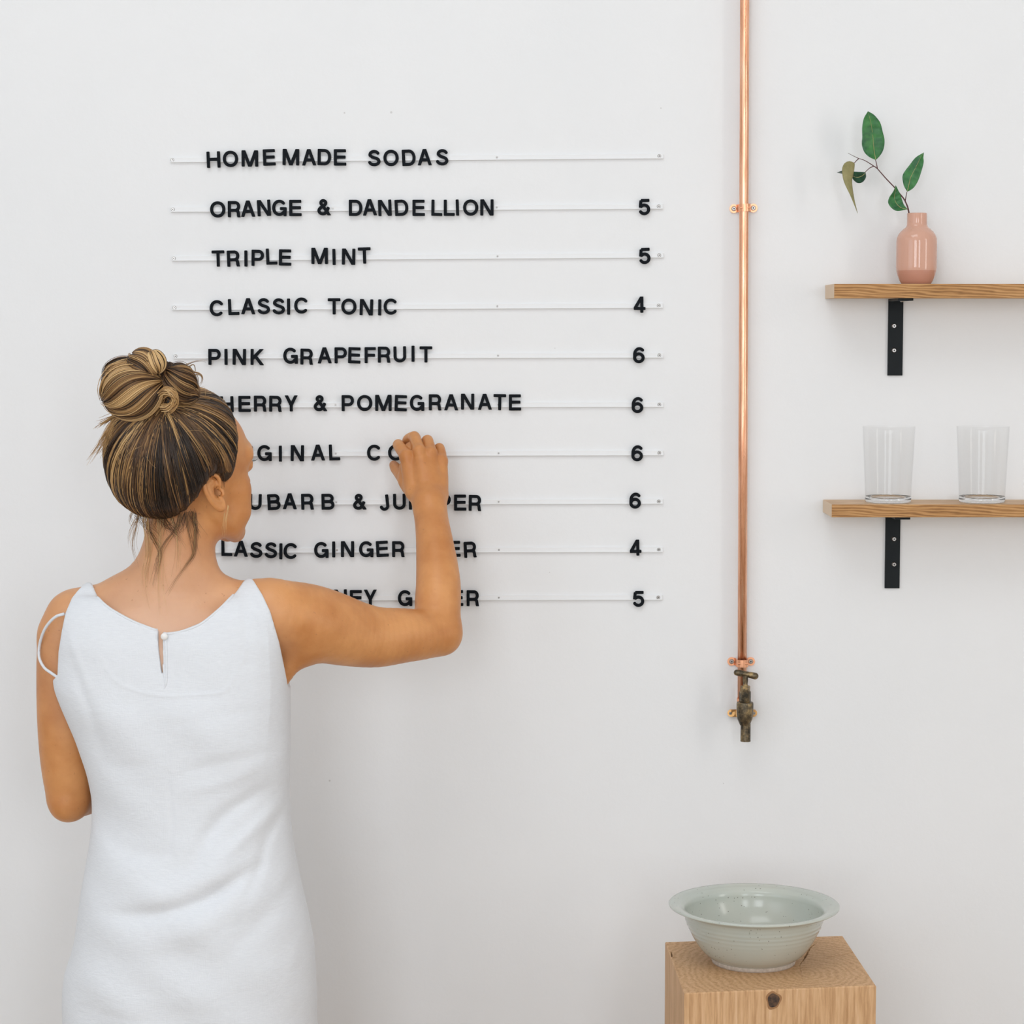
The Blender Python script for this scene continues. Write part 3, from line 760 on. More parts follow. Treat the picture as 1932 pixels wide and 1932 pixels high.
def leaf(Lp, Rp, m, y0, fold, tilt, curl, rib=True, label=None):
    """Lp, Rp: left and right edge in crop pixels, base -> tip (same end points)"""
    n = 26
    L = spline([cr(*p) for p in Lp], 120); R = spline([cr(*p) for p in Rp], 120)
    def resamp(A):
        s = np.r_[0, np.cumsum(np.hypot(*np.diff(A, axis=0).T))]; u = np.linspace(0, s[-1], n)
        return np.c_[np.interp(u, s, A[:, 0]), np.interp(u, s, A[:, 1])]
    L, R = resamp(L), resamp(R)
    cols = 9; bm = bmesh.new(); g = []
    for i in range(n):
        row = []; u = i / (n - 1)
        for j in range(cols):
            s = j / (cols - 1); p = L[i] * (1 - s) + R[i] * s
            yy = y0 - fold * (1 - abs(2 * s - 1)) * math.sin(PI * min(1, u + .03)) + tilt * (s - .5) + curl * u * u + 0.0006 * math.sin(u * 40 + s * 3)
            row.append(bm.verts.new(q(p[0], p[1], yy)))
        g.append(row)
    for i in range(n - 1):
        for j in range(cols - 1):
            bm.faces.new((g[i][j], g[i][j + 1], g[i + 1][j + 1], g[i + 1][j]))
    bmesh.ops.remove_doubles(bm, verts=bm.verts, dist=1e-5)
    rib_pts = [tuple(g[i][cols // 2].co + Vector((0, -0.0009, 0))) for i in range(0, n, 3)] if all(v.is_valid for r in g for v in r) else None
    if rib_pts is None:
        rib_pts = []
        for i in range(1, n - 1, 2):
            p = (L[i] + R[i]) / 2; u = i / (n - 1)
            rib_pts.append(q(p[0], p[1], y0 - fold * math.sin(PI * min(1, u + .03)) + curl * u * u + 0.0006 * math.sin(u * 40 + 1.5) - 0.0009))
    o = from_bm('leaf', bm, m, t, True, label)
    sm = o.modifiers.new('thickness', 'SOLIDIFY'); sm.thickness = 0.0004
    if rib:
        tubeobj('midrib', rib_pts, [.00055, .0004, .00015], M_rib, o, 6, 30)
    return o
leaf([(655, 600), (590, 570), (540, 520), (515, 440), (520, 370), (518, 280), (535, 180), (576, 108)],
     [(655, 600), (700, 555), (735, 490), (745, 400), (725, 310), (700, 220), (640, 145), (576, 108)], M_leaf, ly - .001, -.004, .006, -.004)
leaf([(975, 921), (945, 870), (928, 800), (935, 740), (1000, 650), (1060, 575), (1142, 524)],
     [(975, 921), (1035, 885), (1080, 820), (1110, 740), (1140, 630), (1138, 575), (1142, 524)], M_leaf, ly - .003, -.004, -.006, .003)
leaf([(438, 628), (395, 612), (345, 628), (315, 690), (325, 790), (352, 865), (400, 965), (472, 1140)],
     [(438, 628), (442, 660), (430, 740), (416, 800), (418, 860), (430, 950), (445, 1030), (472, 1140)], M_leaf_back, ly - .012, .003, .004, -.006, rib=False, label='drooping olive leaf turned to its pale underside')
leaf([(552, 722), (480, 719), (420, 716), (360, 714), (310, 711), (264, 727)],
     [(552, 722), (556, 775), (525, 822), (480, 834), (440, 812), (400, 760), (320, 739), (264, 727)], M_leaf_dark, ly - .003, -.002, .012, .0)
leaf([(978, 1100), (880, 1117), (825, 1095), (783, 1040), (790, 985), (835, 915), (856, 858)],
     [(978, 1100), (945, 1060), (925, 1010), (905, 950), (880, 900), (870, 880), (856, 858)], M_leaf, ly - .010, -.003, .006, -.004)

# ------------------------------------------------------------------ two clear glasses
gy = -0.058; gs = mpp(gy)
def tumbler(cx, label):
    c = P(cx, 940, gy); H = 143 * gs; rb = 43.3 * gs; rt = 49.5 * gs
    t = thing('drinking_glass', label, 'glass', (c.x, gy, sh2t), 'clear glasses on the lower shelf')
    n = 12; th = 0.0011
    outer = [(rb + (rt - rb) * (i / n), 0.010 + (H - 0.010) * i / n) for i in range(n + 1)]
    bm = lathe(outer + [(rt - th * .5, H + .0004)] + [(r - th, z) for r, z in outer[::-1]], 96)
    from_bm('wall', bm, M_glass, t, True)
    bm = lathe([(0, 0.0012), (rb * 0.82, 0.001), (rb * 0.9, 0.0), (rb - .0012, 0.0004), (rb - 0.0001, 0.0025), (rb, 0.0098), (rb - .0006, 0.0102), (rb - 0.0016, 0.0090), (rb * .8, 0.0068), (0, 0.0062)], 96)
    from_bm('base', bm, M_glass_base, t, True)
tumbler(1675.5, 'clear glass tumbler above the bracket on the lower shelf')
tumbler(1852.5, 'clear glass tumbler near the right edge of the photo')

# ------------------------------------------------------------------ wooden block and bowl
zt = 0.730
K = [on_z(*p, zt) for p in ((1291, 1874), (1653, 1859), (1590, 1765), (1255, 1777))]
print('BLOCK', [tuple(round(c, 3) for c in k) for k in K])
def b_block(nt, b):
    v = coords(nt, (1, 1, 1))
    # growth rings about a heart axis that runs vertically through the block
    vr = coords(nt, (1, 0.8, 0.07), loc=(-0.055, 0.045, 0))
    dist = noise(nt, coords(nt, (1, 1, .5)), 9, 4, 0.55)
    wv = nt.nodes.new('ShaderNodeTexWave'); wv.wave_type = 'RINGS'; wv.rings_direction = 'Z'
    wv.inputs['Scale'].default_value = 30; wv.inputs['Distortion'].default_value = 9.0; wv.inputs['Detail'].default_value = 3; wv.inputs['Detail Scale'].default_value = 0.9
    nt.links.new(vr, wv.inputs['Vector'])
    fine = noise(nt, coords(nt, (60, 60, 4)), 5, 5, 0.6)
    f = mathn(nt, 'ADD', mathn(nt, 'MULTIPLY', wv.outputs['Fac'], 0.13), mathn(nt, 'MULTIPLY', fine, 0.82))
    col = ramp(nt, f, [(0.2, (0.40, 0.21, 0.09)), (0.5, (0.64, 0.39, 0.205)), (0.8, (0.76, 0.52, 0.32))])
    at = nt.nodes.new('ShaderNodeAttribute'); at.attribute_name = 'tone'
    col = mixc(nt, at.outputs['Fac'], col, (0.05, 0.022, 0.01))
    nt.links.new(col, b.inputs['Base Color'])
    bump(nt, b, fine, 0.15, 0.0006)
M_block = mat('pine_block', rough=0.6, spec=0.25, build=b_block)
kc = sum(K, Vector()) / 4
kc0 = Vector((kc.x, kc.y, 0))
t = thing('wooden_block', 'square solid timber block standing on end as a pedestal for the bowl', 'pedestal', kc0)
CRK = [[(1542.6, 1778, 0.5), (1529.5, 1787.6, 1.6), (1521, 1802, 2.6), (1516, 1811, 1.6), (1509, 1821, 1.6), (1511.7, 1837.6, 2.3), (1516.4, 1855, .7)],
       [(1613, 1796, 1.5), (1585, 1802, 1.2), (1550, 1809, .4)], [(1266, 1796, 1.3), (1270, 1806, 1.0), (1285, 1805, .5)], [(1292, 1783, .5), (1305, 1780, .9), (1318, 1778, .3)]]
n = 420
u = np.linspace(0, 1, n)
U, V_ = np.meshgrid(u, u, indexing='ij')
k = [np.array(k_) - np.array(kc0) for k_ in K]
G = ((1 - U) * (1 - V_))[..., None] * k[0] + (U * (1 - V_))[..., None] * k[1] + (U * V_)[..., None] * k[2] + ((1 - U) * V_)[..., None] * k[3]
side = 0.30; dep = np.zeros_like(U)
for cr_ in CRK:
    pts = spline(cr_, 90)
    best = np.full(U.shape, 9.0)
    for x, y, wd in pts:
        w_ = on_z(x, y, zt) - kc0
        wob = 0.0004 * math.sin(x * 1.7) + 0.0003 * math.sin(y * 2.3)
        d = np.hypot(G[..., 0] - w_.x + wob, G[..., 1] - w_.y + wob) / (max(wd, 0.3) * 0.00055)
        best = np.minimum(best, d)
    dep = np.maximum(dep, np.clip(1.25 - best, 0, 1) ** 0.6)
edge = np.minimum(np.minimum(U, 1 - U), np.minimum(V_, 1 - V_)) * side
rnd = np.where(edge < 0.003, 0.003 - np.sqrt(np.maximum(0.003 ** 2 - (0.003 - edge) ** 2, 0)), 0)
G[..., 2] = zt - dep * 0.009 - rnd * 0.6
Vv = G.reshape(-1, 3); idx = np.arange(n * n).reshape(n, n)
Qv = np.stack([idx[:-1, :-1], idx[1:, :-1], idx[1:, 1:], idx[:-1, 1:]], -1).reshape(-1, 4)
ring = np.r_[idx[:, 0], idx[-1, 1:], idx[-2::-1, -1], idx[0, -2:0:-1]]
low = Vv[ring].copy(); low[:, 2] = 0.0; nb_ = len(Vv)
mid = Vv[ring].copy(); c_ = mid[:, :2].mean(0)
Vv = np.vstack([Vv, low]); m_ = len(ring)
Q2 = np.array([[ring[i], ring[(i + 1) % m_], nb_ + (i + 1) % m_, nb_ + i] for i in range(m_)])
me = mesh_np('trunk', Vv, np.vstack([Qv, Q2[:, ::-1]]), np.r_[dep.ravel(), np.zeros(m_)])
o = link('trunk', me, M_block, t, False)
bm = bmesh.new(); bm.from_mesh(me); bmesh.ops.recalc_face_normals(bm, faces=bm.faces)
for f in bm.faces: f.smooth = abs(f.normal.z) > 0.05
for e in bm.edges:
    if len(e.link_faces) == 2 and e.calc_face_angle() > math.radians(50): e.smooth = False
bm.to_mesh(me); bm.free()
# knot on the front face
M_knot = mat('dark_knot', (0.06, 0.03, 0.018), 0.6, build=lambda nt, b: (nt.links.new(ramp(nt, noise(nt, coords(nt), 160, 4), [(0.35, (0.02, 0.012, 0.01)), (0.7, (0.14, 0.07, 0.035))]), b.inputs['Base Color'])))
M_knotrim = mat('knot_rim', (0.34, 0.17, 0.07), 0.6)
fd = (K[1] - K[0]).normalized(); fn_ = Vector((fd.y, -fd.x, 0))
def on_front(px_, py_):
    a_ = (px_ - 966.0) / F; b_ = -(py_ - 966.0) / F
    d = Vector((a_, cp + b_ * sp, -sp + b_ * cp)); tt = (K[0] - CAM).dot(fn_) / d.dot(fn_)
    return CAM + d * tt
kp = on_front(1459, 1887) - kc0
def disc(name, r, y, m, wob):
    bm = bmesh.new(); c0 = bm.verts.new(kp + fn_ * (y + 0.0003)); ringv = []
    for i in range(28):
        an = 2 * PI * i / 28; rr = r * (1 + wob * math.sin(3 * an + 1) + wob * .6 * math.sin(5 * an))
        ringv.append(bm.verts.new(kp + fn_ * y + fd * rr * math.cos(an) + Vector((0, 0, 1)) * rr * 1.18 * math.sin(an)))
    for i in range(28): bm.faces.new((c0, ringv[i], ringv[(i + 1) % 28]))
    from_bm(name, bm, m, t, True)
disc('knot_ring', 0.0115, 0.0003, M_knotrim, .10); disc('knot', 0.0088, 0.0008, M_knot, .06)

bz = zt
bc = on_z(1421.5, 1814, zt); bs = (bc.y - CAM.y) / F
print('BOWL', bc, bs)
t = thing('stoneware_bowl', 'wide pale grey-green stoneware bowl with a flared rim on the timber block', 'bowl', (bc.x, bc.y, zt - 0.0002))
outer = []
for i, (r, z) in enumerate(spline([(0.0625, 0.005), (0.0690, 0.0085), (0.0794, 0.0165), (0.0895, 0.0285), (0.1000, 0.0455), (0.1085, 0.0635), (0.1122, 0.0765), (0.1145, 0.0825)], 60)):
    g_ = math.exp(-((z - 0.060) / 0.013) ** 2)
    outer.append((r - 0.0010 * g_ * (0.5 + 0.5 * math.cos(z * 2 * PI / 0.0072)), z))
outer += [(0.1190, 0.0862), (0.1270, 0.0890), (0.1335, 0.0905), (0.1362, 0.0922), (0.1366, 0.0938), (0.1352, 0.0950), (0.1300, 0.0948), (0.1220, 0.0930), (0.1165, 0.0912), (0.1130, 0.0880)]
for i in range(18):
    u_ = i / 17; a_ = u_ * PI / 2
    r = 0.110 * math.cos(a_) ** 0.62 if i < 17 else 0.0; z = 0.0135 + 0.0725 * (1 - math.sin(a_)) ** 1.0
    outer.append((r, z))
R_ = 162.0 * ((on_z(1421.5, 1700, zt + .09).y - CAM.y) / F) / 0.1362
bm = lathe([(0, 0.006)] + [(r * R_, z * R_) for r, z in outer], 128)
o = from_bm('vessel', bm, M_bowl, t, True)
bm = lathe([(0.0, 0.002), (0.060 * R_, 0.002), (0.0625 * R_, 0.0), (0.0665 * R_, 0.0), (0.0675 * R_, 0.003), (0.0665 * R_, 0.0075), (0.0630 * R_, 0.0100), (0, 0.010)], 128)
from_bm('foot_ring', bm, M_clay, t, True)
#PERSON
# ------------------------------------------------------------------ person (implicit surface, meshed once into one continuous body)
YB = -0.42                        # depth of the body's axis
BASE = Vector((P(335, 1500, YB).x, YB, 0.0))
person = thing('person', 'person in white sleeveless linen dress, blond bun, right hand raised to the menu letters', 'person', BASE)
def shift(me):
    me.transform(Matrix.Translation(-BASE)); return me
def PT(px_, py_, y, r):
    p = P(px_, py_, y); return (p.x, p.y, p.z, r * mpp(y))

def smin(a, b, k):
    h = np.clip(0.5 + 0.5 * (b - a) / k, 0, 1)
    return b * (1 - h) + a * h - k * h * (1 - h)
def smax(a, b, k): return -smin(-a, -b, k)
def sd_ell(X, c, s):
    q = (X - np.array(c, np.float32)) / np.array(s, np.float32)
    k0 = np.linalg.norm(q, axis=1); k1 = np.linalg.norm(q / np.array(s, np.float32), axis=1) + 1e-6
    return k0 * (k0 - 1) / k1
def sd_chain(X, pts):
    D = np.full(len(X), 9.0, np.float32)
    for a, b in zip(pts[:-1], pts[1:]):
        a = np.asarray(a, np.float32); b = np.asarray(b, np.float32); d = b[:3] - a[:3]; L2 = float(d @ d) + 1e-12
        w_ = X - a[:3]; t_ = np.clip(w_ @ d / L2, 0, 1)
        D = np.minimum(D, np.linalg.norm(w_ - t_[:, None] * d, axis=1) - (a[3] + t_ * (b[3] - a[3])))
    return D
def culled(X, fn, pts, m=0.07):
    """fn(X) near the chain's box; the distance to the box elsewhere"""
    p = np.asarray(pts, np.float32); r = p[:, 3].max()
    lo = p[:, :3].min(0) - r; hi = p[:, :3].max(0) + r
    q = np.maximum(np.maximum(lo - X, X - hi), 0); d = np.linalg.norm(q, axis=1).astype(np.float32)
    near = d < m
    out = d + 0.01
    if near.any(): out[near] = fn(X[near])
    return out
def chain_s(X, pts, n=None):
    s = spline(pts, n or (len(pts) - 1) * 4 + 1)
    return culled(X, lambda Y: sd_chain(Y, s), s)
def stack_rows(rows, y0):
    """rows: (py, left px, right px, y centre, half depth, exponent) -> arrays by z"""
    out = []
    for py_, l, r, yc, b, n_ in rows:
        a = P(l, py_, yc); c = P(r, py_, yc)
        out.append((a.z, (a.x + c.x) / 2, (c.x - a.x) / 2, yc, b, n_))
    out = np.array(out)[::-1]
    zz = np.linspace(out[0, 0], out[-1, 0], 400)
    cols = []
    for i in range(1, 6):
        v = np.interp(zz, out[:, 0], out[:, i])
        k_ = np.hanning(23); k_ /= k_.sum(); cols.append(np.convolve(np.pad(v, 11, mode='edge'), k_, 'valid'))
    return zz, cols
def sd_stack(X, st, cap=0.03):
    zz, (cx, a, yc, b, n_) = st
    z = X[:, 2]
    cx, a, yc, b, n_ = (np.interp(z, zz, v) for v in (cx, a, yc, b, n_))
    u_ = np.abs((X[:, 0] - cx) / a) + 1e-5; v = np.abs((X[:, 1] - yc) / b) + 1e-5
    k_ = (u_ ** n_ + v ** n_) ** (1 / n_)
    g = np.sqrt((u_ ** (n_ - 1) * k_ ** (1 - n_) / a) ** 2 + (v ** (n_ - 1) * k_ ** (1 - n_) / b) ** 2)
    d = (k_ - 1) / np.maximum(g, 0.5 / np.maximum(a, b))
    d = smax(d, z - zz[-1], cap); d = smax(d, zz[0] - z, cap)
    return d.astype(np.float32)

TORSO = stack_rows([(1108, 225, 430, -.425, .050, 2.2), (1135, 160, 470, -.423, .066, 2.3), (1165, 140, 495, -.42, .080, 2.4), (1210, 142, 515, -.42, .092, 2.5), (1290, 150, 522, -.42, .098, 2.5), (1390, 180, 515, -.42, .092, 2.4),
                    (1500, 200, 510, -.42, .082, 2.3), (1600, 195, 525, -.42, .092, 2.3), (1720, 172, 560, -.425, .108, 2.3), (1800, 172, 565, -.43, .108, 2.3), (1880, 200, 540, -.43, .085, 2.2)], YB)
NECK = [PT(328, 1120, -.425, 70), PT(333, 1075, -.428, 68), PT(338, 1030, -.427, 67), PT(346, 985, -.424, 67), PT(357, 930, -.42, 62)]
TRAP_L = [PT(318, 1072, -.425, 50), PT(262, 1102, -.43, 38), PT(212, 1130, -.43, 37), PT(165, 1150, -.428, 38)]
TRAP_R = [PT(345, 1070, -.425, 50), PT(395, 1108, -.43, 36), PT(445, 1131, -.43, 34), PT(495, 1143, -.43, 45)]
SHO_L = [PT(158, 1158, -.425, 44), PT(138, 1165, -.42, 47), PT(122, 1195, -.415, 48)]
ARM_L = [PT(134, 1160, -.42, 42), PT(120, 1215, -.415, 48), PT(117, 1290, -.41, 48), PT(121, 1370, -.405, 50), PT(125, 1440, -.40, 48), PT(129, 1490, -.397, 43), PT(131, 1512, -.395, 36)]
ELB_L = [PT(127, 1517, -.405, 31), PT(124, 1520, -.41, 28)]
FORE_L = [PT(132, 1505, -.395, 38), PT(155, 1500, -.355, 40), PT(200, 1488, -.30, 34), PT(262, 1472, -.245, 25)]
ARM_R = [PT(492, 1150, -.43, 50), PT(528, 1156, -.425, 61), PT(575, 1172, -.40, 72), PT(620, 1183, -.375, 69.5), PT(665, 1195, -.35, 63), PT(710, 1202, -.328, 57.5), PT(760, 1199, -.305, 52), PT(805, 1197, -.282, 46), PT(830, 1194, -.270, 39)]
ELB_R = [PT(829, 1200, -.270, 30), PT(837, 1208, -.272, 23)]
PIT_R = [PT(528, 1292, -.41, 12), PT(545, 1250, -.41, 24), PT(565, 1220, -.405, 34)]
FORE_R = [PT(832, 1192, -.270, 37), PT(826, 1150, -.255, 43.5), PT(827, 1105, -.238, 42.5), PT(824, 1060, -.215, 39), PT(819, 1015, -.190, 34.5), PT(814, 980, -.165, 32), PT(810, 950, -.148, 33)]
LEG = lambda s: [(BASE.x + .02 + s * .085, -.425, .80, .088), (BASE.x + .02 + s * .085, -.425, .62, .075), (BASE.x + .02 + s * .082, -.42, .47, .052), (BASE.x + .02 + s * .08, -.43, .34, .052), (BASE.x + .02 + s * .08, -.43, .09, .034)]
FOOT = lambda s: [(BASE.x + .02 + s * .08, -.455, .034, .034), (BASE.x + .02 + s * .085, -.36, .036, .034), (BASE.x + .02 + s * .09, -.27, .023, .023)]

# right hand, seen from the back, fingers curled forward over the letter
MCP = {'index': PT(767, 861, -.108, 12.5), 'middle': PT(791, 851, -.110, 11.5), 'ring': PT(813, 855, -.106, 11.5), 'little': PT(832, 870, -.100, 12)}
CARP = {'index': PT(781, 928, -.130, 17), 'middle': PT(800, 932, -.138, 16), 'ring': PT(816, 932, -.137, 16), 'little': PT(829, 930, -.130, 17)}
FING = {'index': [MCP['index'], PT(756, 846, -.084, 11.2), PT(751.5, 839.5, -.064, 10.2), PT(754, 841, -.046, 8.8), PT(757, 846, -.036, 8.2), PT(756, 850, -.024, 7.4)],
        'middle': [MCP['middle'], PT(786, 835, -.088, 11.2), PT(781.5, 824.8, -.068, 10.6), PT(771, 827, -.050, 9.0), PT(767, 832, -.038, 8.4), PT(766, 838, -.026, 7.4)],
        'ring': [MCP['ring'], PT(809.5, 841, -.088, 11.2), PT(806.5, 831.5, -.070, 10.4), PT(801, 834, -.050, 8.8), PT(796, 842, -.038, 8.2), PT(793, 852, -.034, 7.2)],
        'little': [MCP['little'], PT(831.5, 855, -.086, 10.2), PT(829, 846, -.072, 9.4), PT(824, 847, -.054, 8.0), PT(820, 854, -.044, 7.4), PT(816, 862, -.042, 6.6)]}
THUMB = [PT(788, 932, -.126, 17), PT(774, 918, -.112, 17), PT(763, 902, -.092, 14.5), PT(754, 892, -.070, 11.8), PT(746.5, 883, -.050, 10.6), PT(743, 877.5, -.034, 8.6)]
def f_hand(X, wrist):
    palm = None
    for k_ in MCP:
        m = tuple((np.array(MCP[k_]) + np.array(CARP[k_])) / 2 + np.array([0, 0.004, 0, 0.0006]))
        c = sd_chain(X, spline([CARP[k_], m, MCP[k_]], 5))
        palm = c if palm is None else smin(palm, c, 0.005)
    palm = smin(palm, sd_chain(X, [PT(806, 905, -.118, 26), PT(800, 880, -.106, 24)]), 0.010)
    palm = smin(palm, wrist, 0.016)
    out = palm
    th = sd_chain(X, spline(THUMB, 16))
    out = smin(out, th, 0.006)
    out = smin(out, sd_chain(X, [PT(766, 905, -.104, 13), PT(763, 880, -.098, 10)]), 0.006)
    out = smin(out, sd_chain(X, [PT(771, 840, -.070, 5), PT(777, 849, -.086, 7), PT(800, 848, -.088, 5), PT(822, 856, -.086, 5)]), 0.004)
    fs = []
    for k_ in FING:
        f = sd_chain(X, spline(FING[k_], 16))
        kn = np.linalg.norm(X - np.array(MCP[k_][:3], np.float32) - np.array([0, -.0035, 0.001], np.float32), axis=1) - MCP[k_][3] * .82
        f = smin(f, kn, 0.003)
        p = FING[k_][2]
        kn = np.linalg.norm(X - np.array(p[:3], np.float32) - np.array([0, -.001, 0.0006], np.float32), axis=1) - p[3] * .98
        fs.append(smin(f, kn, 0.002))
    fmin = fs[0]
    for f in fs[1:]: fmin = smin(fmin, f, 0.0009)
    out = smin(out, fmin, 0.0055)
    # grooves between the fingers keep them apart beyond the knuckles
    for a_, b_ in (('index', 'middle'), ('middle', 'ring'), ('ring', 'little')):
        A = np.array(FING[a_][1][:3]); B_ = np.array(FING[b_][1][:3]); m1 = (A + B_) / 2 + np.array([0, -.006, 0])
        A2 = np.array(FING[a_][2][:3]); B2 = np.array(FING[b_][2][:3]); m2 = (A2 + B2) / 2 + np.array([0, -.008, .004])
        A0 = np.array(MCP[a_][:3]); B0 = np.array(MCP[b_][:3]); m0 = (A0 + B0) / 2 + np.array([0, -.0115, -.002])
        g = sd_chain(X, [(*m1, .0014), (*m2, .0024)])
        out = smax(out, -g, 0.003)
    return out
HAND_BOX = [PT(742, 945, -.13, 5), PT(845, 815, -.02, 5)]
# left hand, relaxed in front of the belly
w0 = np.array(FORE_L[-1][:3]); hd = np.array([0.80, 0.55, 0.02]); hd /= np.linalg.norm(hd); hu = np.array([0, 0, 1.0]); hn = np.cross(hd, hu)
def LH(a_, b_, c_, r): return (*(w0 + hd * a_ + hu * b_ + hn * c_), r)
FING_L = [[LH(.075, .028 - .019 * i, 0, .0092 - .0005 * i), LH(.105 - .003 * abs(i - 1.3), .030 - .021 * i, -.008, .0084), LH(.122 - .004 * abs(i - 1.3), .031 - .022 * i, -.024, .0076), LH(.126 - .004 * abs(i - 1.3), .031 - .022 * i, -.040, .0068)] for i in range(4)]
def f_hand_l(X, wrist):
    palm = sd_chain(X, [LH(.0, .006, 0, .019), LH(.06, .020, 0, .0125)])
    for b_ in (.008, -.006, -.020): palm = smin(palm, sd_chain(X, [LH(.01, b_ * .5, 0, .017), LH(.065, b_, 0, .0125)]), 0.008)
    out = smin(palm, wrist, 0.014)
    fm = None
    for f in FING_L:
        d = sd_chain(X, spline(f, 12)); fm = d if fm is None else smin(fm, d, 0.001)
    out = smin(out, fm, 0.006)
    return smin(out, sd_chain(X, spline([LH(.015, .018, -.006, .013), LH(.04, .040, -.014, .0105), LH(.066, .052, -.026, .0088), LH(.085, .054, -.036, .0075)], 12)), 0.006)

# head frame: right, forward, up
TH = math.radians(44)
HC = np.array(P(359, 881, -.425)); 
HR = np.array([math.cos(TH), -math.sin(TH), 0.0]); HF = np.array([math.sin(TH), math.cos(TH), 0.0]); HU = np.array([0, 0, 1.0])
HM = np.stack([HR, HF, HU], 1).astype(np.float32)       # local = (X - HC) @ HM
def HW(r, f, u_): return HC + HR * r + HF * f + HU * u_
EO = np.array([.0680, -.010, -.034]); en = np.array([.94, -.34, 0.0]); ef = np.array([.34, .94, 0.0])
ef = ef * .93 + np.array([0, 0, .40]); ef /= np.linalg.norm(ef); en = en - ef * (en @ ef); en /= np.linalg.norm(en); eu = np.cross(en, ef); eu = eu if eu[2] > 0 else -eu
def EP(f, u_, o, r): return (*(EO + ef * f * .001 + eu * u_ * .001 + en * o * .001), r * .001)
HELIX = [EP(7, 1, 3, 2.2), EP(12, 10, 5, 2.7), EP(12, 20, 7, 3.0), EP(4, 28, 9, 3.2), EP(-6, 28, 12, 3.3), EP(-13, 20, 14, 3.4), EP(-15, 8, 15, 3.3), EP(-13, -6, 13, 3.2), EP(-9, -17, 9, 3.6), EP(-3, -25, 6, 4.6), EP(3, -25, 4, 4.2), EP(6, -18, 2, 3.0)]
ANTI = [EP(2, 18, 7, 2.6), EP(-6, 15, 9, 2.8), EP(-8, 4, 10, 3.0), EP(-7, -8, 8.5, 3.0), EP(-1, -15, 6, 3.2)]
def f_ear(X):
    d = sd_chain(X, spline(HELIX, 40))
    # thin blade behind the rim
    Y = X - EO.astype(np.float32); L = np.stack([Y @ ef, Y @ eu, Y @ en], 1)
    blade = sd_ell(L, (-.001, .001, .0045 ), (.0145, .027, .0048))
    sl = L.copy(); sl[:, 2] += L[:, 0] * .45
    blade = sd_ell(sl, (-.001, .001, .0055), (.0150, .0275, .0032))
    d = smin(d, blade, 0.003)
    d = smin(d, sd_chain(X, spline(ANTI, 14)), 0.0025)
    d = smax(d, -sd_ell(sl, (.003, -.001, .0125), (.0075, .0125, .0100)), .0015)       # concha
    d = smax(d, -sd_chain(X, [EP(6, 16, 11, 2.4), EP(-2, 22, 11.5, 2.0)]), 0.0015)     # fossa
    d = smin(d, sd_chain(X, [EP(10.5, -2, 4, 3.4), EP(9.5, -7, 5, 3.2)]), 0.002)        # tragus
    return d
def f_head(X):
    Y = (X - HC.astype(np.float32)) @ HM
    A = Y.copy(); A[:, 0] = np.abs(A[:, 0])
    d = sd_ell(Y, (0, -.010, .022), (.0750, .096, .083))
    d = smin(d, sd_ell(Y, (0, .031, .004), (.0600, .0600, .080)), .02)
    d = smin(d, sd_ell(Y, (0, .030, -.058), (.0505, .050, .046)), .02)
    d = smin(d, sd_chain(A, spline([(.0515, -.002, -.045, .012), (.0500, .012, -.070, .012), (.034, .052, -.093, .0125), (.010, .076, -.103, .0135)], 12)), .016)
    d = smin(d, sd_ell(A, (.040, .055, -.036), (.022, .022, .024)), .014)
    d = smin(d, sd_ell(A, (.036, .056, -.066), (.022, .024, .026)), .014)
    d = smin(d, sd_chain(A, spline([(.008, .088, .018, .008), (.026, .084, .024, .0085), (.046, .070, .018, .0085)], 8)), .016)
    d = smax(d, -sd_ell(A, (.031, .096, .002), (.015, .014, .011)), .008)
    d = smin(d, sd_chain(Y, spline([(0, .086, .014, .0075), (0, .096, -.008, .0072), (0, .104, -.026, .0080)], 8)), .007)
    d = smin(d, sd_chain(A, [(.010, .095, -.031, .0055), (.006, .093, -.034, .005)]), .005)
    d = smin(d, sd_chain(A, [(.0, .0930, -.053, .0050), (.018, .084, -.056, .0030)]), .004)
    d = smin(d, sd_chain(A, [(.0, .0915, -.063, .0056), (.016, .083, -.060, .0030)]), .004)
    d = smin(d, sd_ell(Y, (0, .034, -.086), (.046, .050, .022)), .014)
    d = smin(d, sd_ell(Y, (0, .079, -.097), (.017, .014, .014)), .012)
    d = smin(d, sd_ell(A, (.031, .0775, .002), (.0138, .0132, .0125)), .003)
    d = smax(d, -sd_ell(A, (.0315, .0915, .0010), (.0120, .0095, .0040)), .001)
    ears = f_ear(A)
    d = smin(d, ears, .0025)
    can = sd_chain(A, [EP(6, -4, 7, 3.0), EP(7, -4, -5, 2.6)])
    d = smax(d, -can, .0012)
    return d
HEAD_BOX = [(*(HC - .02), .135), (*(HC + .02), .135)]

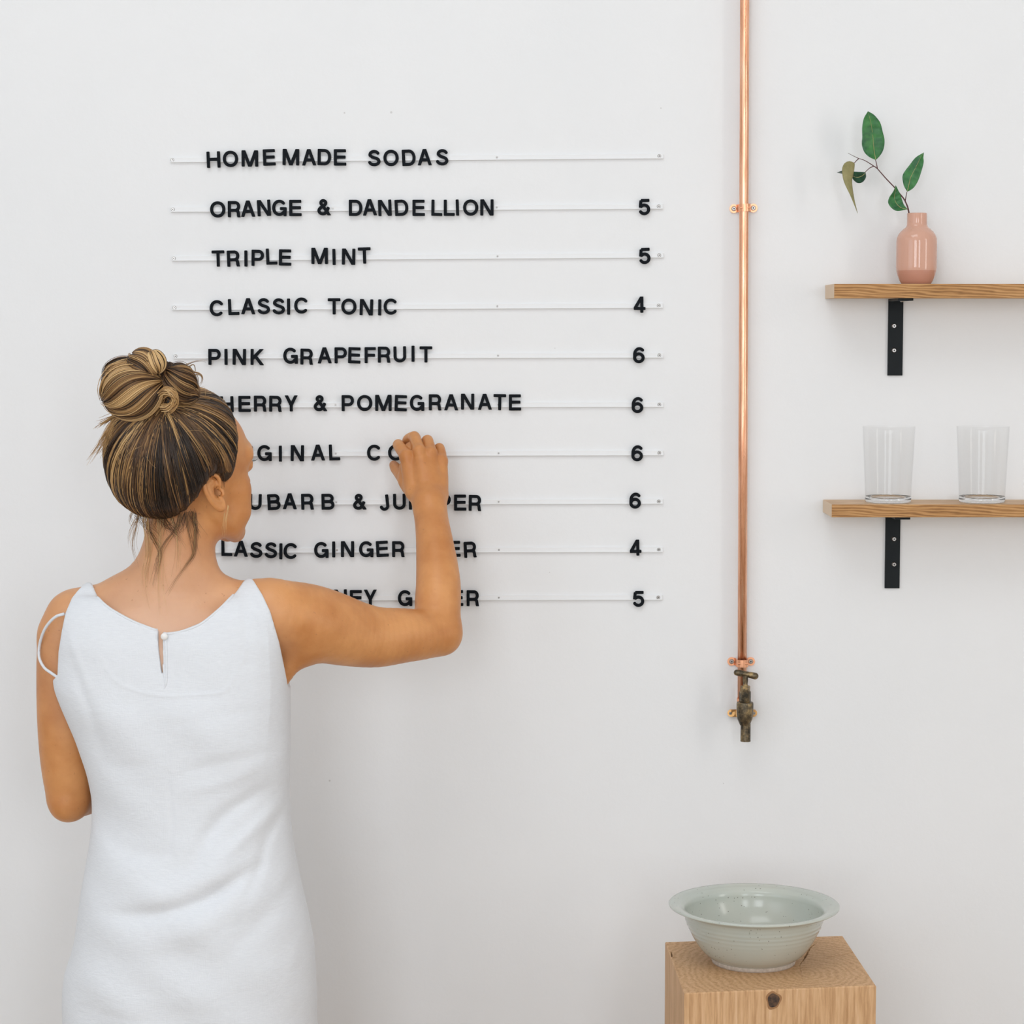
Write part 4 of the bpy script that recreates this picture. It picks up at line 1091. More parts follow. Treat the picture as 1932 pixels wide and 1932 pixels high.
def f_shoulder(X):
    d = smin(culled(X, lambda Y: sd_stack(Y, TORSO), [(BASE.x, -.42, 1.30, .32), (BASE.x, -.42, .72, .32)], .05), chain_s(X, TRAP_L), .030)
    d = smin(d, chain_s(X, TRAP_R), .030)
    d = smin(d, chain_s(X, SHO_L), .022)
    return d
def f_body(X):
    d = f_shoulder(X)
    d = smin(d, chain_s(X, NECK), .022)
    # shoulder blades and spine furrow
    for c, s_e in ((P(232, 1245, -.478), (.052, .030, .062)), (P(415, 1240, -.478), (.052, .030, .062))):
        d = smin(d, culled(X, lambda Y: sd_ell(Y, c, s_e), [(*c, .08)]), .03)
    al = smin(chain_s(X, ARM_L), chain_s(X, ELB_L), .012)
    fl = culled(X, lambda Y: f_hand_l(Y, sd_chain(Y, spline(FORE_L, 12))), [FORE_L[0], LH(.06, 0, -.02, .07)], .05)
    al = smin(al, fl, .012)
    d = smin(d, al, .014)
    ar = smin(chain_s(X, ARM_R), chain_s(X, ELB_R), .014)
    fr = culled(X, lambda Y: f_hand(Y, sd_chain(Y, spline(FORE_R, 24))), [FORE_R[0], FORE_R[1], HAND_BOX[0], HAND_BOX[1]], .05)
    ar = smin(ar, fr, .014)
    d = smin(d, chain_s(X, PIT_R), .012)
    d = smin(d, ar, .026)
    d = smin(d, culled(X, f_head, HEAD_BOX, .04), .014)
    for s in (-1, 1):
        lg = smin(chain_s(X, LEG(s)), chain_s(X, FOOT(s)), .02)
        d = smin(d, lg, .02)
    return d

def axis(segs):
    """segs: (start, end, step) contiguous"""
    out = [segs[0][0]]
    for a_, b_, h in segs:
        n_ = max(2, int(round((b_ - a_) / h)) // 1); out += list(np.linspace(a_, b_, n_ + 1)[1:])
    return np.array(out, np.float32)
def surface_net(f, ax, B=8):
    xs, ys, zs = ax
    def padto(a_):
        k_ = (-(len(a_) - 1)) % B
        return np.r_[a_, a_[-1] + (a_[-1] - a_[-2]) * np.arange(1, k_ + 1)].astype(np.float32)
    xs, ys, zs = map(padto, (xs, ys, zs))
    nx, ny, nz = len(xs), len(ys), len(zs)
    bx, by, bz_ = (nx - 1) // B, (ny - 1) // B, (nz - 1) // B
    cx = [(a_[:-1:B][:n_] + a_[B::B][:n_]) / 2 for a_, n_ in ((xs, bx), (ys, by), (zs, bz_))]
    hx = [(a_[B::B][:n_] - a_[:-1:B][:n_]) / 2 for a_, n_ in ((xs, bx), (ys, by), (zs, bz_))]
    CX = np.stack(np.meshgrid(*cx, indexing='ij'), -1).reshape(-1, 3).astype(np.float32)
    HX = np.stack(np.meshgrid(*hx, indexing='ij'), -1).reshape(-1, 3)
    d = f(CX); rad = np.linalg.norm(HX, axis=1)
    act = np.nonzero(np.abs(d) < rad * 1.35 + 0.004)[0]
    vol = np.empty((nx, ny, nz), np.float32)
    dd = d.reshape(bx, by, bz_)
    fill = np.repeat(np.repeat(np.repeat(dd, B, 0), B, 1), B, 2)
    vol[:-1, :-1, :-1] = fill; vol[-1] = 1; vol[:, -1] = 1; vol[:, :, -1] = 1
    ii = np.stack(np.meshgrid(*[np.arange(B + 1)] * 3, indexing='ij'), -1).reshape(-1, 3)
    for c0 in range(0, len(act), 600):
        ch = act[c0:c0 + 600]
        b3 = np.stack(np.unravel_index(ch, (bx, by, bz_)), 1) * B
        I = (b3[:, None, :] + ii[None]).reshape(-1, 3)
        X = np.stack([xs[I[:, 0]], ys[I[:, 1]], zs[I[:, 2]]], 1)
        vol[I[:, 0], I[:, 1], I[:, 2]] = f(X)
    s = vol < 0
    cnt = np.zeros((nx - 1, ny - 1, nz - 1), np.int8)
    for a_ in (0, 1):
        for b_ in (0, 1):
            for c_ in (0, 1): cnt += s[a_:nx - 1 + a_, b_:ny - 1 + b_, c_:nz - 1 + c_]
    cells = np.stack(np.nonzero((cnt > 0) & (cnt < 8)), 1)
    ident = np.full(cnt.shape, -1, np.int32); ident[tuple(cells.T)] = np.arange(len(cells))
    acc = np.zeros((len(cells), 3)); num = np.zeros(len(cells))
    AX = (xs, ys, zs)
    cor = [(a_, b_, c_) for a_ in (0, 1) for b_ in (0, 1) for c_ in (0, 1)]
    for a_ in cor:
        for ax_ in range(3):
            if a_[ax_]: continue
            b_ = list(a_); b_[ax_] = 1
            ia = cells + a_; ib = cells + b_
            u_ = vol[tuple(ia.T)]; v = vol[tuple(ib.T)]
            m = (u_ < 0) != (v < 0)
            t_ = np.where(m, u_ / np.where(m, u_ - v, 1), 0)
            for q_ in range(3):
                pa = AX[q_][ia[:, q_]]; pb = AX[q_][ib[:, q_]]
                acc[:, q_] += np.where(m, pa + t_ * (pb - pa), 0)
            num += m
    V = acc / num[:, None]
    quads = []
    for ax_ in range(3):
        sl0 = [slice(None)] * 3; sl1 = [slice(None)] * 3
        sl0[ax_] = slice(0, -1); sl1[ax_] = slice(1, None)
        e = s[tuple(sl0)] != s[tuple(sl1)]
        E = np.stack(np.nonzero(e), 1)
        o1, o2 = [q_ for q_ in range(3) if q_ != ax_]
        E = E[(E[:, o1] > 0) & (E[:, o2] > 0) & (E[:, o1] < cnt.shape[o1]) & (E[:, o2] < cnt.shape[o2])]
        flip = s[tuple(E.T)]
        def cid(da, db):
            k_ = E.copy(); k_[:, o1] -= da; k_[:, o2] -= db; return ident[tuple(k_.T)]
        q4 = np.stack([cid(0, 0), cid(1, 0), cid(1, 1), cid(0, 1)], 1)
        if ax_ == 1: flip = ~flip
        q4[~flip] = q4[~flip][:, ::-1]
        quads.append(q4)
    Q = np.vstack(quads); Q = Q[(Q >= 0).all(1)]
    Q = Q[:, ::-1]
    # one relaxation step, then back onto the surface
    return V.astype(np.float32), Q
def project(f, V, it=2):
    e = 0.0008
    for _ in range(it):
        d = f(V); g = np.stack([(f(V + np.eye(3, dtype=np.float32)[i] * e) - d) / e for i in range(3)], 1)
        n2 = (g ** 2).sum(1) + 0.05
        st = np.clip(d / n2, -.0015, .0015)
        V = (V - st[:, None] * g).astype(np.float32)
    return V
ax_body = (axis([(-.80, -.60, .0035), (-.60, -.365, .0020), (-.365, -.215, .0035), (-.215, -.085, .0014), (-.085, -.05, .0035)]),
           axis([(-.58, -.33, .0026), (-.33, -.16, .0035), (-.16, -.010, .0015)]),
           axis([(-.012, .07, .0035), (.07, 1.00, .0070), (1.0, 1.37, .0032), (1.37, 1.57, .0016), (1.57, 1.70, .0030)]))
V, Q = surface_net(f_body, ax_body)
V = project(f_body, V, 1)
V[:, 2] = np.maximum(V[:, 2], 0.0)
me_body = mesh_np('body', V, Q)
body_bvh = None
_bm = bmesh.new(); _bm.from_mesh(me_body); bmesh.ops.recalc_face_normals(_bm, faces=_bm.faces); _bm.to_mesh(me_body)
body_bvh = BVHTree.FromBMesh(_bm); _bm.free()
print('body verts', len(V))
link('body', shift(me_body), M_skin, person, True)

# ---- dress
DR = [(1118, 130, 500, -.425, .066, 2.6), (1150, 108, 530, -.422, .085, 3.0), (1200, 105, 545, -.42, .098, 3.2), (1290, 106, 546, -.42, .107, 3.0), (1330, 121, 547, -.42, .113, 2.8), (1390, 147, 547, -.42, .113, 2.6), (1450, 167, 546, -.42, .111, 2.5),
      (1500, 176, 545, -.42, .110, 2.4), (1540, 177, 547, -.42, .111, 2.4), (1580, 173, 551, -.422, .116, 2.4), (1620, 166, 557, -.424, .122, 2.4), (1680, 156, 570, -.426, .130, 2.3), (1720, 150, 580, -.427, .134, 2.3), (1780, 142, 592, -.428, .137, 2.3),
      (1830, 124, 595, -.428, .138, 2.3), (1870, 121, 597, -.428, .138, 2.3), (1932, 122, 598, -.428, .138, 2.3), (2000, 116, 603, -.428, .140, 2.3), (2130, 108, 612, -.428, .145, 2.3)]
DRESS = stack_rows(DR, YB)
CUT = [(-60, 2400), (-60, 1290), (60, 1290), (100, 1283), (108, 1276), (110, 1230), (117, 1189), (124, 1156), (136, 1128), (148, 1113), (158, 1103), (166, 1098), (173, 1100), (185, 1127), (214, 1151), (249, 1169), (292, 1186.5), (300, 1189),
       (301.5, 1215), (305.5, 1245), (309, 1266), (312, 1266), (311.5, 1235), (309, 1192), (318, 1193), (344, 1188.5), (379, 1174.6), (417, 1145.6), (446, 1116.7), (460, 1096), (468, 1091), (477, 1093), (495, 1122), (510, 1154), (527, 1212), (538, 1268), (543, 1296), (600, 1320), (760, 1330), (760, 2400)]
YC = -.50
cutp = np.array([(P(a_, b_, YC).x, P(a_, b_, YC).z) for a_, b_ in CUT])
def sd_poly(X, Z, pts):
    d = np.full(X.shape, 9.0); s = np.ones(X.shape)
    n_ = len(pts)
    for i in range(n_):
        a_ = pts[i]; b_ = pts[i - 1]; e = b_ - a_; wx = X - a_[0]; wz_ = Z - a_[1]
        t_ = np.clip((wx * e[0] + wz_ * e[1]) / (e @ e + 1e-12), 0, 1)
        d = np.minimum(d, (wx - e[0] * t_) ** 2 + (wz_ - e[1] * t_) ** 2)
        c1_ = Z >= a_[1]; c2_ = Z < b_[1]; c3_ = e[0] * wz_ > e[1] * wx
        s = np.where((c1_ & c2_ & c3_) | (~c1_ & ~c2_ & ~c3_), -s, s)
    return s * np.sqrt(d)
HEM = 0.50
def f_dress(X):
    d = culled(X, lambda Y: sd_stack(Y, DRESS, .012), [(BASE.x + .03, -.42, 1.32, .36), (BASE.x + .03, -.42, .45, .36)], .05)
    d = smin(d, smin(f_shoulder(X), chain_s(X, ARM_R[:4]), .026) - .0055, .006)
    # scale the cut with the distance so that front and back edges are straight through the cloth
    sc_ = 1 / (1 + np.clip(X[:, 1] - YC, 0, .09) / (YC - CAM.y))
    d = np.maximum(d, sd_poly(X[:, 0] * sc_, CAM.z + (X[:, 2] - CAM.z) * sc_, cutp))
    return np.maximum(d, HEM - X[:, 2]).astype(np.float32)
xs_ = P(300, 1230, YC).x; xe_ = P(315, 1230, YC).x
ax_dress = (axis([(-.74, xs_, .0032), (xs_, xe_, .0010), (xe_, -.20, .0032)]), axis([(-.60, -.26, .0032)]), axis([(HEM - .01, 1.16, .0040), (1.16, 1.36, .0022)]))
V, Q = surface_net(f_dress, ax_dress)
# folds pressed into the cloth of the back
FOLDS = [([(492, 1640), (455, 1655), (420, 1678), (385, 1697), (330, 1712), (270, 1722), (205, 1724)], 15, -.0085), ([(470, 1605), (400, 1650), (330, 1675), (250, 1690)], 24, .0055), ([(500, 1680), (430, 1715), (340, 1755), (250, 1765)], 26, .0050),
         ([(500, 1495), (455, 1520), (415, 1548), (385, 1590), (365, 1640)], 15, -.0062), ([(535, 1515), (500, 1550), (450, 1590), (405, 1625)], 15, .0055), ([(545, 1520), (520, 1555), (497, 1600), (485, 1650), (462, 1700)], 11, -.0042),
         ([(575, 1650), (530, 1700), (480, 1750), (430, 1800)], 20, -.0030), ([(560, 1600), (540, 1650), (520, 1690)], 14, .003), ([(330, 1462), (400, 1444), (470, 1430), (525, 1428)], 12, -.0020), ([(340, 1495), (420, 1478), (490, 1450)], 12, .0022),
         ([(316, 1455), (322, 1520), (325, 1570), (319, 1615)], 5, -.0014), ([(190, 1580), (230, 1606), (290, 1612), (330, 1600)], 16, -.0022), ([(180, 1440), (230, 1450), (300, 1440)], 14, -.0012), ([(320, 1370), (420, 1350), (510, 1345)], 12, -.0012),
         ([(176, 1225), (197, 1262), (222, 1290), (262, 1306), (310, 1313), (370, 1312), (423, 1304), (446, 1267), (463, 1224), (468, 1170)], 3.2, .0010), ([(485, 1150), (500, 1210), (505, 1300), (502, 1380), (494, 1450)], 4, .0010),
         ([(135, 1240), (150, 1300), (175, 1370), (190, 1440)], 12, -.0022), ([(120, 1190), (140, 1250), (165, 1310)], 10, .0020), ([(455, 1130), (460, 1200), (470, 1280)], 10, -.0018), ([(520, 1240), (525, 1330), (520, 1420)], 12, -.0022),
         ([(150, 1790), (260, 1800), (380, 1810), (520, 1800)], 30, -.0025), ([(160, 1860), (300, 1880), (450, 1865)], 22, .0016), ([(150, 1900), (240, 1912), (330, 1918)], 8, -.0010), ([(590, 1740), (560, 1790), (540, 1860)], 12, .0014)]
def fold(V):
    X = V[:, 0]; Z = V[:, 2]; out = np.zeros(len(V))
    for pts, w_, am in FOLDS:
        c = spline(pts, 160); Wd = np.array([(P(a_, b_, -.53).x, P(a_, b_, -.53).z) for a_, b_ in c]); wm = w_ * mpp(-.53)
        best = np.full(len(V), 9.0); tt = np.zeros(len(V))
        lo = Wd.min(0) - 3 * wm; hi = Wd.max(0) + 3 * wm
        m = (X > lo[0]) & (X < hi[0]) & (Z > lo[1]) & (Z < hi[1])
        xi = X[m]; zi = Z[m]; b_ = np.full(len(xi), 9.0); ti = np.zeros(len(xi))
        for i, p in enumerate(Wd):
            dd = np.hypot(xi - p[0], zi - p[1]); k_ = dd < b_; b_ = np.where(k_, dd, b_); ti = np.where(k_, i / 159, ti)
        prof = np.sin(PI * np.clip(ti * .94 + .03, 0, 1)) ** .7
        out[m] += am * prof * np.exp(-(b_ / wm) ** 2)
    # small irregular waves
    for k_ in range(16):
        fx, fz = rng.uniform(8, 30), rng.uniform(6, 26); ph = rng.uniform(0, 6.3)
        out += .00042 * np.sin(2 * PI * (fx * X * .35 + fz * Z * .4) + ph)
    return out
back = np.clip((YB + .02 - V[:, 1]) / .05, 0, 1)
V[:, 1] -= (fold(V) * back).astype(np.float32)
me = mesh_np('dress', V, Q)
bm = bmesh.new(); bm.from_mesh(me)
bmesh.ops.recalc_face_normals(bm, faces=bm.faces)
bmesh.ops.delete(bm, geom=[f for f in bm.faces if f.normal.z < -.8 and f.calc_center_median().z < HEM + .006], context='FACES')
bm.to_mesh(me); dress_bvh = BVHTree.FromBMesh(bm); bm.free()
print('dress verts', len(V))
dress = link('dress', shift(me), M_linen, person, True)

def on_mesh(bvh, px_, py_, y=-.50, lift=0.0, default=None):
    p = P(px_, py_, y); d = (p - CAM).normalized()
    hit = bvh.ray_cast(CAM, d, 6.0)
    if hit[0] is None or hit[0].y > -.2: return (Vector(p) if default is None else P(px_, py_, default)) - BASE
    return hit[0] - d * lift - BASE
def edge_tube(name, pts, r, n=80, m=None, bvh=None, lift=-.0006, default=-.43):
    c = spline(pts, n); path = [on_mesh(bvh or dress_bvh, a_, b_, lift=lift, default=default) for a_, b_ in c]
    y = np.array([p.y for p in path]); k_ = np.ones(7) / 7; y2 = np.convolve(np.pad(y, 3, mode='edge'), k_, 'valid')
    path = [Vector((p.x, yy, p.z)) for p, yy in zip(path, y2)]
    return tubeobj(name, [tuple(p) for p in path], r, m or M_linen, dress, 10, n)
edge_tube('neckline_binding', [(184, 1127), (197, 1140), (215, 1153), (249, 1171.5), (280, 1184), (303, 1191.5)], .0020)
edge_tube('neckline_binding', [(309, 1195), (318, 1195.5), (344, 1191), (379, 1177), (413, 1150), (432, 1131), (441, 1122)], .0020)
edge_tube('placket', [(303, 1196), (305, 1215), (307, 1238), (309, 1258), (310, 1275), (311, 1297)], [.0016, .0017, .0017, .0016, .0016, .0006])
edge_tube('placket', [(312, 1200), (313.5, 1220), (314, 1250), (314, 1275), (313, 1290), (310, 1300)], [.0022, .0024, .0024, .0024, .002, .0008])
c = on_mesh(dress_bvh, 310, 1201, lift=.004)
bm = bmesh.new(); bmesh.ops.create_uvsphere(bm, u_segments=24, v_segments=14, radius=.0052, matrix=Matrix.Translation(c) @ Matrix.Diagonal((1, .55, 1, 1)))
from_bm('button', bm, M_pearl, dress, True)
cordp = [(121, 1158, -.478), (103, 1165, -.474), (85, 1186, -.462), (75, 1215, -.448), (74, 1240, -.448), (83, 1259, -.458), (97, 1270, -.468), (110, 1279, -.476)]
tubeobj('cord_loop', [tuple(P(*c_) - BASE) for c_ in cordp], .0021, M_linen, dress, 12, 60)

# ---- face details
for s in (-1, 1):
    c = Vector(HW(s * .031, .0780, .002)) - BASE
    bm = bmesh.new(); bmesh.ops.create_uvsphere(bm, u_segments=20, v_segments=12, radius=.0118, matrix=Matrix.Translation(c)); e = from_bm('eye', bm, M_eye, person, True)
    bm = bmesh.new(); c2 = Vector(HW(s * .032, .0845, .0015)) - BASE
    bmesh.ops.create_uvsphere(bm, u_segments=16, v_segments=10, radius=.0058, matrix=Matrix.Translation(c2)); from_bm('iris', bm, M_iris, e, True)
    tubeobj('eyebrow', [tuple(Vector(HW(s * a_, b_, c_)) - BASE) for a_, b_, c_ in ((.013, .0965, .020), (.026, .0935, .0265), (.040, .0845, .0265), (.049, .0735, .020))], [.0016, .0024, .0022, .0008], M_brow, person, 8, 20)
VL, QL, n0 = [], [], 0
for s in (-1, 1):
    for i in range(16):
        a_ = -.9 + 1.8 * i / 15
        p0 = HW(s * .031 + .0125 * math.sin(a_), .0780 + .0125 * math.cos(a_) * .95, .0065); p1 = p0 + HF * .008 * math.cos(a_) + HR * .008 * math.sin(a_) + HU * .0035; p2 = (p0 + p1) / 2 - HU * .0012
        v, q_ = tube_arrays(spline([p0, p2, p1], 6), [.00025, .00022, .0002, .00018, .00012, .00005], 3, n0); VL.append(v); QL.append(q_); n0 += len(v)
link('eyelashes', shift(mesh_np('eyelashes', np.vstack(VL), np.vstack(QL))), M_iris, person, True)

# ---- hair
HE_C = np.array([0, -.0225, .014]); HE_S = np.array([.0915, .1110, .1040])
HL = np.array([(-.20, -.076), (-.125, -.080), (-.09, -.090), (-.062, -.086), (-.052, -.066), (-.040, -.034), (-.025, -.010), (-.010, -.004), (.005, -.008), (.014, -.024), (.022, -.008), (.030, .020), (.040, .050), (.060, .070), (.078, .086), (.12, .10)])
def hairline(f): return np.interp(f, HL[:, 0], HL[:, 1])
def he(d, lift=0.0):
    d = np.asarray(d); L0 = HE_C + d * HE_S; m_ = L0[..., 2] - hairline(L0[..., 1])
    tuck = -np.where(L0[..., 1] < -.055, .015, .012) * np.exp(-np.clip(m_, 0, 1) / .016)
    lift = np.asarray(lift) + tuck
    L = HE_C + d * (HE_S + (np.asarray(lift)[..., None] if np.ndim(lift) else lift))
    return HC + L[..., 0:1] * HR + L[..., 1:2] * HF + L[..., 2:3] * HU
def slerp(a_, b_, t_):
    om = np.arccos(np.clip((a_ * b_).sum(-1), -1, 1)); so = np.sin(om) + 1e-9
    return (np.sin((1 - t_) * om) / so)[..., None] * a_ + (np.sin(t_ * om) / so)[..., None] * b_
# direction of the bun's root on the head
rootw = np.array(P(312, 765, -.50)); rl = (rootw - HC) @ np.stack([HR, HF, HU], 1)
rd = (rl - HE_C) / HE_S
# put it on the ellipsoid by moving in depth
best = None
for yy in np.linspace(-.56, -.40, 81):
    l = (np.array(P(312, 765, yy)) - HC) @ np.stack([HR, HF, HU], 1); v = (l - HE_C) / HE_S; n_ = np.linalg.norm(v)
    if best is None or abs(n_ - 1) < best[0] - 1e-4: best = (abs(n_ - 1), v / n_, yy)
    if n_ < 1: break
ROOT = best[1]; ROOTY = best[2]
print('root', ROOT, ROOTY)
# scalp cap under the strands
nu, nv = 150, 110
th = np.linspace(0, 2 * PI, nu, endpoint=False); ph = np.linspace(0.02, PI - .3, nv)
TT, PP = np.meshgrid(th, ph, indexing='ij')
D_ = np.stack([np.sin(PP) * np.cos(TT), np.sin(PP) * np.sin(TT), np.cos(PP)], -1)
groove = .0012 * np.sin(TT * 37 + 2 * np.sin(PP * 5)) + .0008 * np.sin(TT * 71)
CV = he(D_, -.0035 + groove); Lc = HE_C + D_ * HE_S
keepv = Lc[..., 2] > hairline(Lc[..., 1]) - .003
idx = np.arange(nu * nv).reshape(nu, nv)
Qh = np.stack([idx, np.roll(idx, -1, 0)], -1)
Qc = np.stack([idx[:, :-1], np.roll(idx, -1, 0)[:, :-1], np.roll(idx, -1, 0)[:, 1:], idx[:, 1:]], -1).reshape(-1, 4)
kf = keepv.ravel()[Qc].sum(1) >= 3
cap_me = mesh_np('hair', CV.reshape(-1, 3), Qc[kf], np.full(nu * nv, .10))
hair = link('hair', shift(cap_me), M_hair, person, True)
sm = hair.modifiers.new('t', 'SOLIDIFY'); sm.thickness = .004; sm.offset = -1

def strands(name, paths, radii, tones, parent, sides=4, label=None):
    VL, QL, TL, n0 = [], [], [], 0
    for p, r, tn in zip(paths, radii, tones):
        v, q_ = tube_arrays(p, r, sides, n0); VL.append(v); QL.append(q_); n0 += len(v)
        k_ = len(p); tv = np.broadcast_to(np.asarray(tn, float), (k_,)); TL.append(np.repeat(tv, sides))
    me = mesh_np(name, np.vstack(VL), np.vstack(QL), np.clip(np.concatenate(TL), 0, 1))
    o = link(name, shift(me), M_hair, parent, True, label); o['kind'] = 'stuff'
    return o
# strands combed up from the hairline to the bun
paths, radii, tones = [], [], []
ncl = 560
starts = []
while len(starts) < ncl:
    v = rng.normal(size=3); v /= np.linalg.norm(v); L = HE_C + v * HE_S
    hl = hairline(L[1])
    if L[2] < hl - .002: continue
    near = (L[2] - hl) < .022
    if not near and rng.random() > .03: continue
    if v @ ROOT > .86: continue
    starts.append(v)
for v in starts:
    L = HE_C + v * HE_S
    w = HC + L[0] * HR + L[1] * HF + L[2] * HU
    light = rng.random()
    scr = (w[0] - HC[0]) / .105                 # -1 left of the head, +1 towards the face
    base_t = .34 - .20 * max(0, scr) - .30 * max(0, -L[2] / .08) * (1 if scr > -.35 else .3)  # darker low and towards the face: own hair colour plus painted shading
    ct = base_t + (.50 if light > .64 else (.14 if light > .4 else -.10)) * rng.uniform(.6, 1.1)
    cw = rng.uniform(.012, .035); cl = rng.uniform(-.0015, .0050)
    for k_ in range(rng.integers(7, 15)):
        s_ = v + rng.normal(size=3) * cw; s_ /= np.linalg.norm(s_)
        l_ = HE_C + s_ * HE_S
        hl = hairline(l_[1])
        if l_[2] < hl: s_[2] += (hl - l_[2]) / HE_S[2] * 1.0; s_ /= np.linalg.norm(s_)
        dv = v - ROOT; dv /= np.linalg.norm(dv) + 1e-6; e_ = ROOT + dv * .10 + rng.normal(size=3) * .03; e_ /= np.linalg.norm(e_)
        n_ = 16; t_ = np.linspace(0, 1, n_)
        dirs = slerp(np.broadcast_to(s_, (n_, 3)), np.broadcast_to(e_, (n_, 3)), t_)
        lift = (cl + rng.uniform(-.0008, .0012)) * np.sin(PI * np.clip(t_ * 1.05, 0, 1)) ** .7 - .0008 * (1 - t_) ** 6
        side = np.cross(s_, e_); side /= np.linalg.norm(side) + 1e-9
        dirs = dirs + side * (rng.normal() * .012 * np.sin(PI * t_))[:, None]
        dirs /= np.linalg.norm(dirs, axis=1)[:, None]
        p = he(dirs, lift)
        r = rng.uniform(.00035, .00075)
        paths.append(p); radii.append(r * np.clip(np.minimum(t_ * 8 + .35, 1), 0, 1))
        tn = ct + rng.normal() * .07
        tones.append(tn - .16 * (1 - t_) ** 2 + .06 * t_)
fz = 0
while fz < 1500:       # fine short hairs along the hairline
    v = rng.normal(size=3); v /= np.linalg.norm(v); L = HE_C + v * HE_S; hl = hairline(L[1])
    if abs(L[2] - hl) > .012: continue
    fz += 1
    e_ = slerp(v[None], ROOT[None], np.array([rng.uniform(.10, .22)]))[0] + rng.normal(size=3) * .03; e_ /= np.linalg.norm(e_)
    t_ = np.linspace(0, 1, 8); dirs = slerp(np.broadcast_to(v, (8, 3)), np.broadcast_to(e_, (8, 3)), t_)
    paths.append(he(dirs, rng.uniform(-.001, .0015) + .001 * t_)); radii.append(rng.uniform(.00014, .00030) * (.4 + .6 * t_)); tones.append(rng.uniform(.1, .5) + np.zeros(8))
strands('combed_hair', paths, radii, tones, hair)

# bun: lobes of hair wound about the root
def lobe(c, s_ax, pole, n_str, tone, r=(.0003, .0008), twist=.6, squeeze=.25, y=None, spread=.35):
    """strands run as meridians of an ellipsoid from pole to opposite pole, plus a core"""
    c = np.array(c); pole = np.array(pole, float); pole /= np.linalg.norm(pole)
    a_ = np.cross(pole, [0, 1, 0.2]); a_ /= np.linalg.norm(a_); b_ = np.cross(pole, a_)
    ps, rs, ts = [], [], []
    p1, p2, p3 = rng.uniform(0, 6.28, 3); f1 = rng.integers(3, 6); f2 = rng.integers(9, 15)
    for i in range(n_str):
        ang = rng.uniform(0, 2 * PI); cl = math.sin(ang * f1 + p1) * .5 + math.sin(ang * f2 + p2) * .5
        t_ = np.linspace(.04, .98, 20); pol = t_ * PI
        aa = ang + twist * (t_ - .5) + .10 * np.sin(pol * 2.3 + p3 + ang * 2) + rng.normal() * .05
        rad = 1 + .045 * math.sin(ang * f2 + p2) + .04 * math.sin(ang * f1 + 2) + rng.normal() * .02 + (rng.random() > .93) * rng.uniform(.03, .12)
        d = np.cos(pol)[:, None] * pole + np.sin(pol)[:, None] * (np.cos(aa)[:, None] * a_ + np.sin(aa)[:, None] * b_)
        p = c + d * np.array(s_ax) * rad
        ps.append(p); rr = rng.uniform(*r); rs.append(rr * np.interp(t_, [0, .2, .8, 1], [.7, 1, 1, .6])); ts.append(tone + .34 * cl + rng.normal() * .16 - .30 * (1 - np.sin(pol)) )  # sunk strands and poles darker: shade between locks put into the tone
    return ps, rs, ts
bun_parts = []
ys_ = ROOTY - .012
def mpx(v): return v * mpp(ys_)
core = bmesh.new()
def addcore(c, s):
    bmesh.ops.create_icosphere(core, subdivisions=4, radius=1.0, matrix=Matrix.Translation(c) @ Matrix.Diagonal((*s, 1)))
PS, RS, TS = [], [], []
for cx, cy, sx_, sz_, dy, pole, n_, tone, tw in (
        (252, 738, 57, 52, .0, (1, -.15, .35), 700, .62, .5),
        (236, 712, 40, 36, .012, (1, -.2, -.1), 340, .44, .4),
        (270, 694, 30, 34, -.004, (.75, -.3, -.75), 300, .58, .8),
        (292, 684, 20, 22, -.010, (.3, -.3, -1), 190, .76, .9),
        (338, 722, 32, 34, .004, (-.7, -.3, .7), 340, .46, 1.0),
        (352, 738, 24, 24, .010, (-.9, 0, .5), 180, .48, .8),
        (318, 704, 16, 20, .004, (.1, -.2, 1), 80, .30, .8)):
    cc = P(cx, cy, ys_ + dy); s3 = (mpx(sx_), mpx(min(sx_, sz_)) * .92, mpx(sz_))
    a_, b_, c_ = lobe(cc, s3, pole, n_, tone, twist=tw)
    PS += a_; RS += b_; TS += c_; addcore(cc, tuple(v * .95 for v in s3))
# the small knotted coil in the middle
kc_ = [(304, 742, -.046), (313, 736, -.058), (323, 738, -.063), (330, 748, -.062), (328, 760, -.058), (318, 768, -.054), (308, 768, -.046)]
for i in range(70):
    o_ = rng.normal(size=2) * 3.6
    pts = [P(a_ + o_[0], b_ + o_[1], ys_ + c_ + rng.normal() * .001) for a_, b_, c_ in kc_]
    p = spline([tuple(v) for v in pts], 20); PS.append(p); RS.append(np.full(20, rng.uniform(.0005, .0009))); TS.append(np.full(20, .72 + rng.normal() * .14))
core_me = bpy.data.meshes.new('hair_bun'); core.to_mesh(core_me); core.free()
at = core_me.attributes.new('tone', 'FLOAT', 'POINT'); at.data.foreach_set('value', [.13] * len(core_me.vertices))  # dark core paints the shade deep inside the bun
bun = link('hair_bun', shift(core_me), M_hair, person, True)
strands('wound_hair', PS, RS, TS, bun)

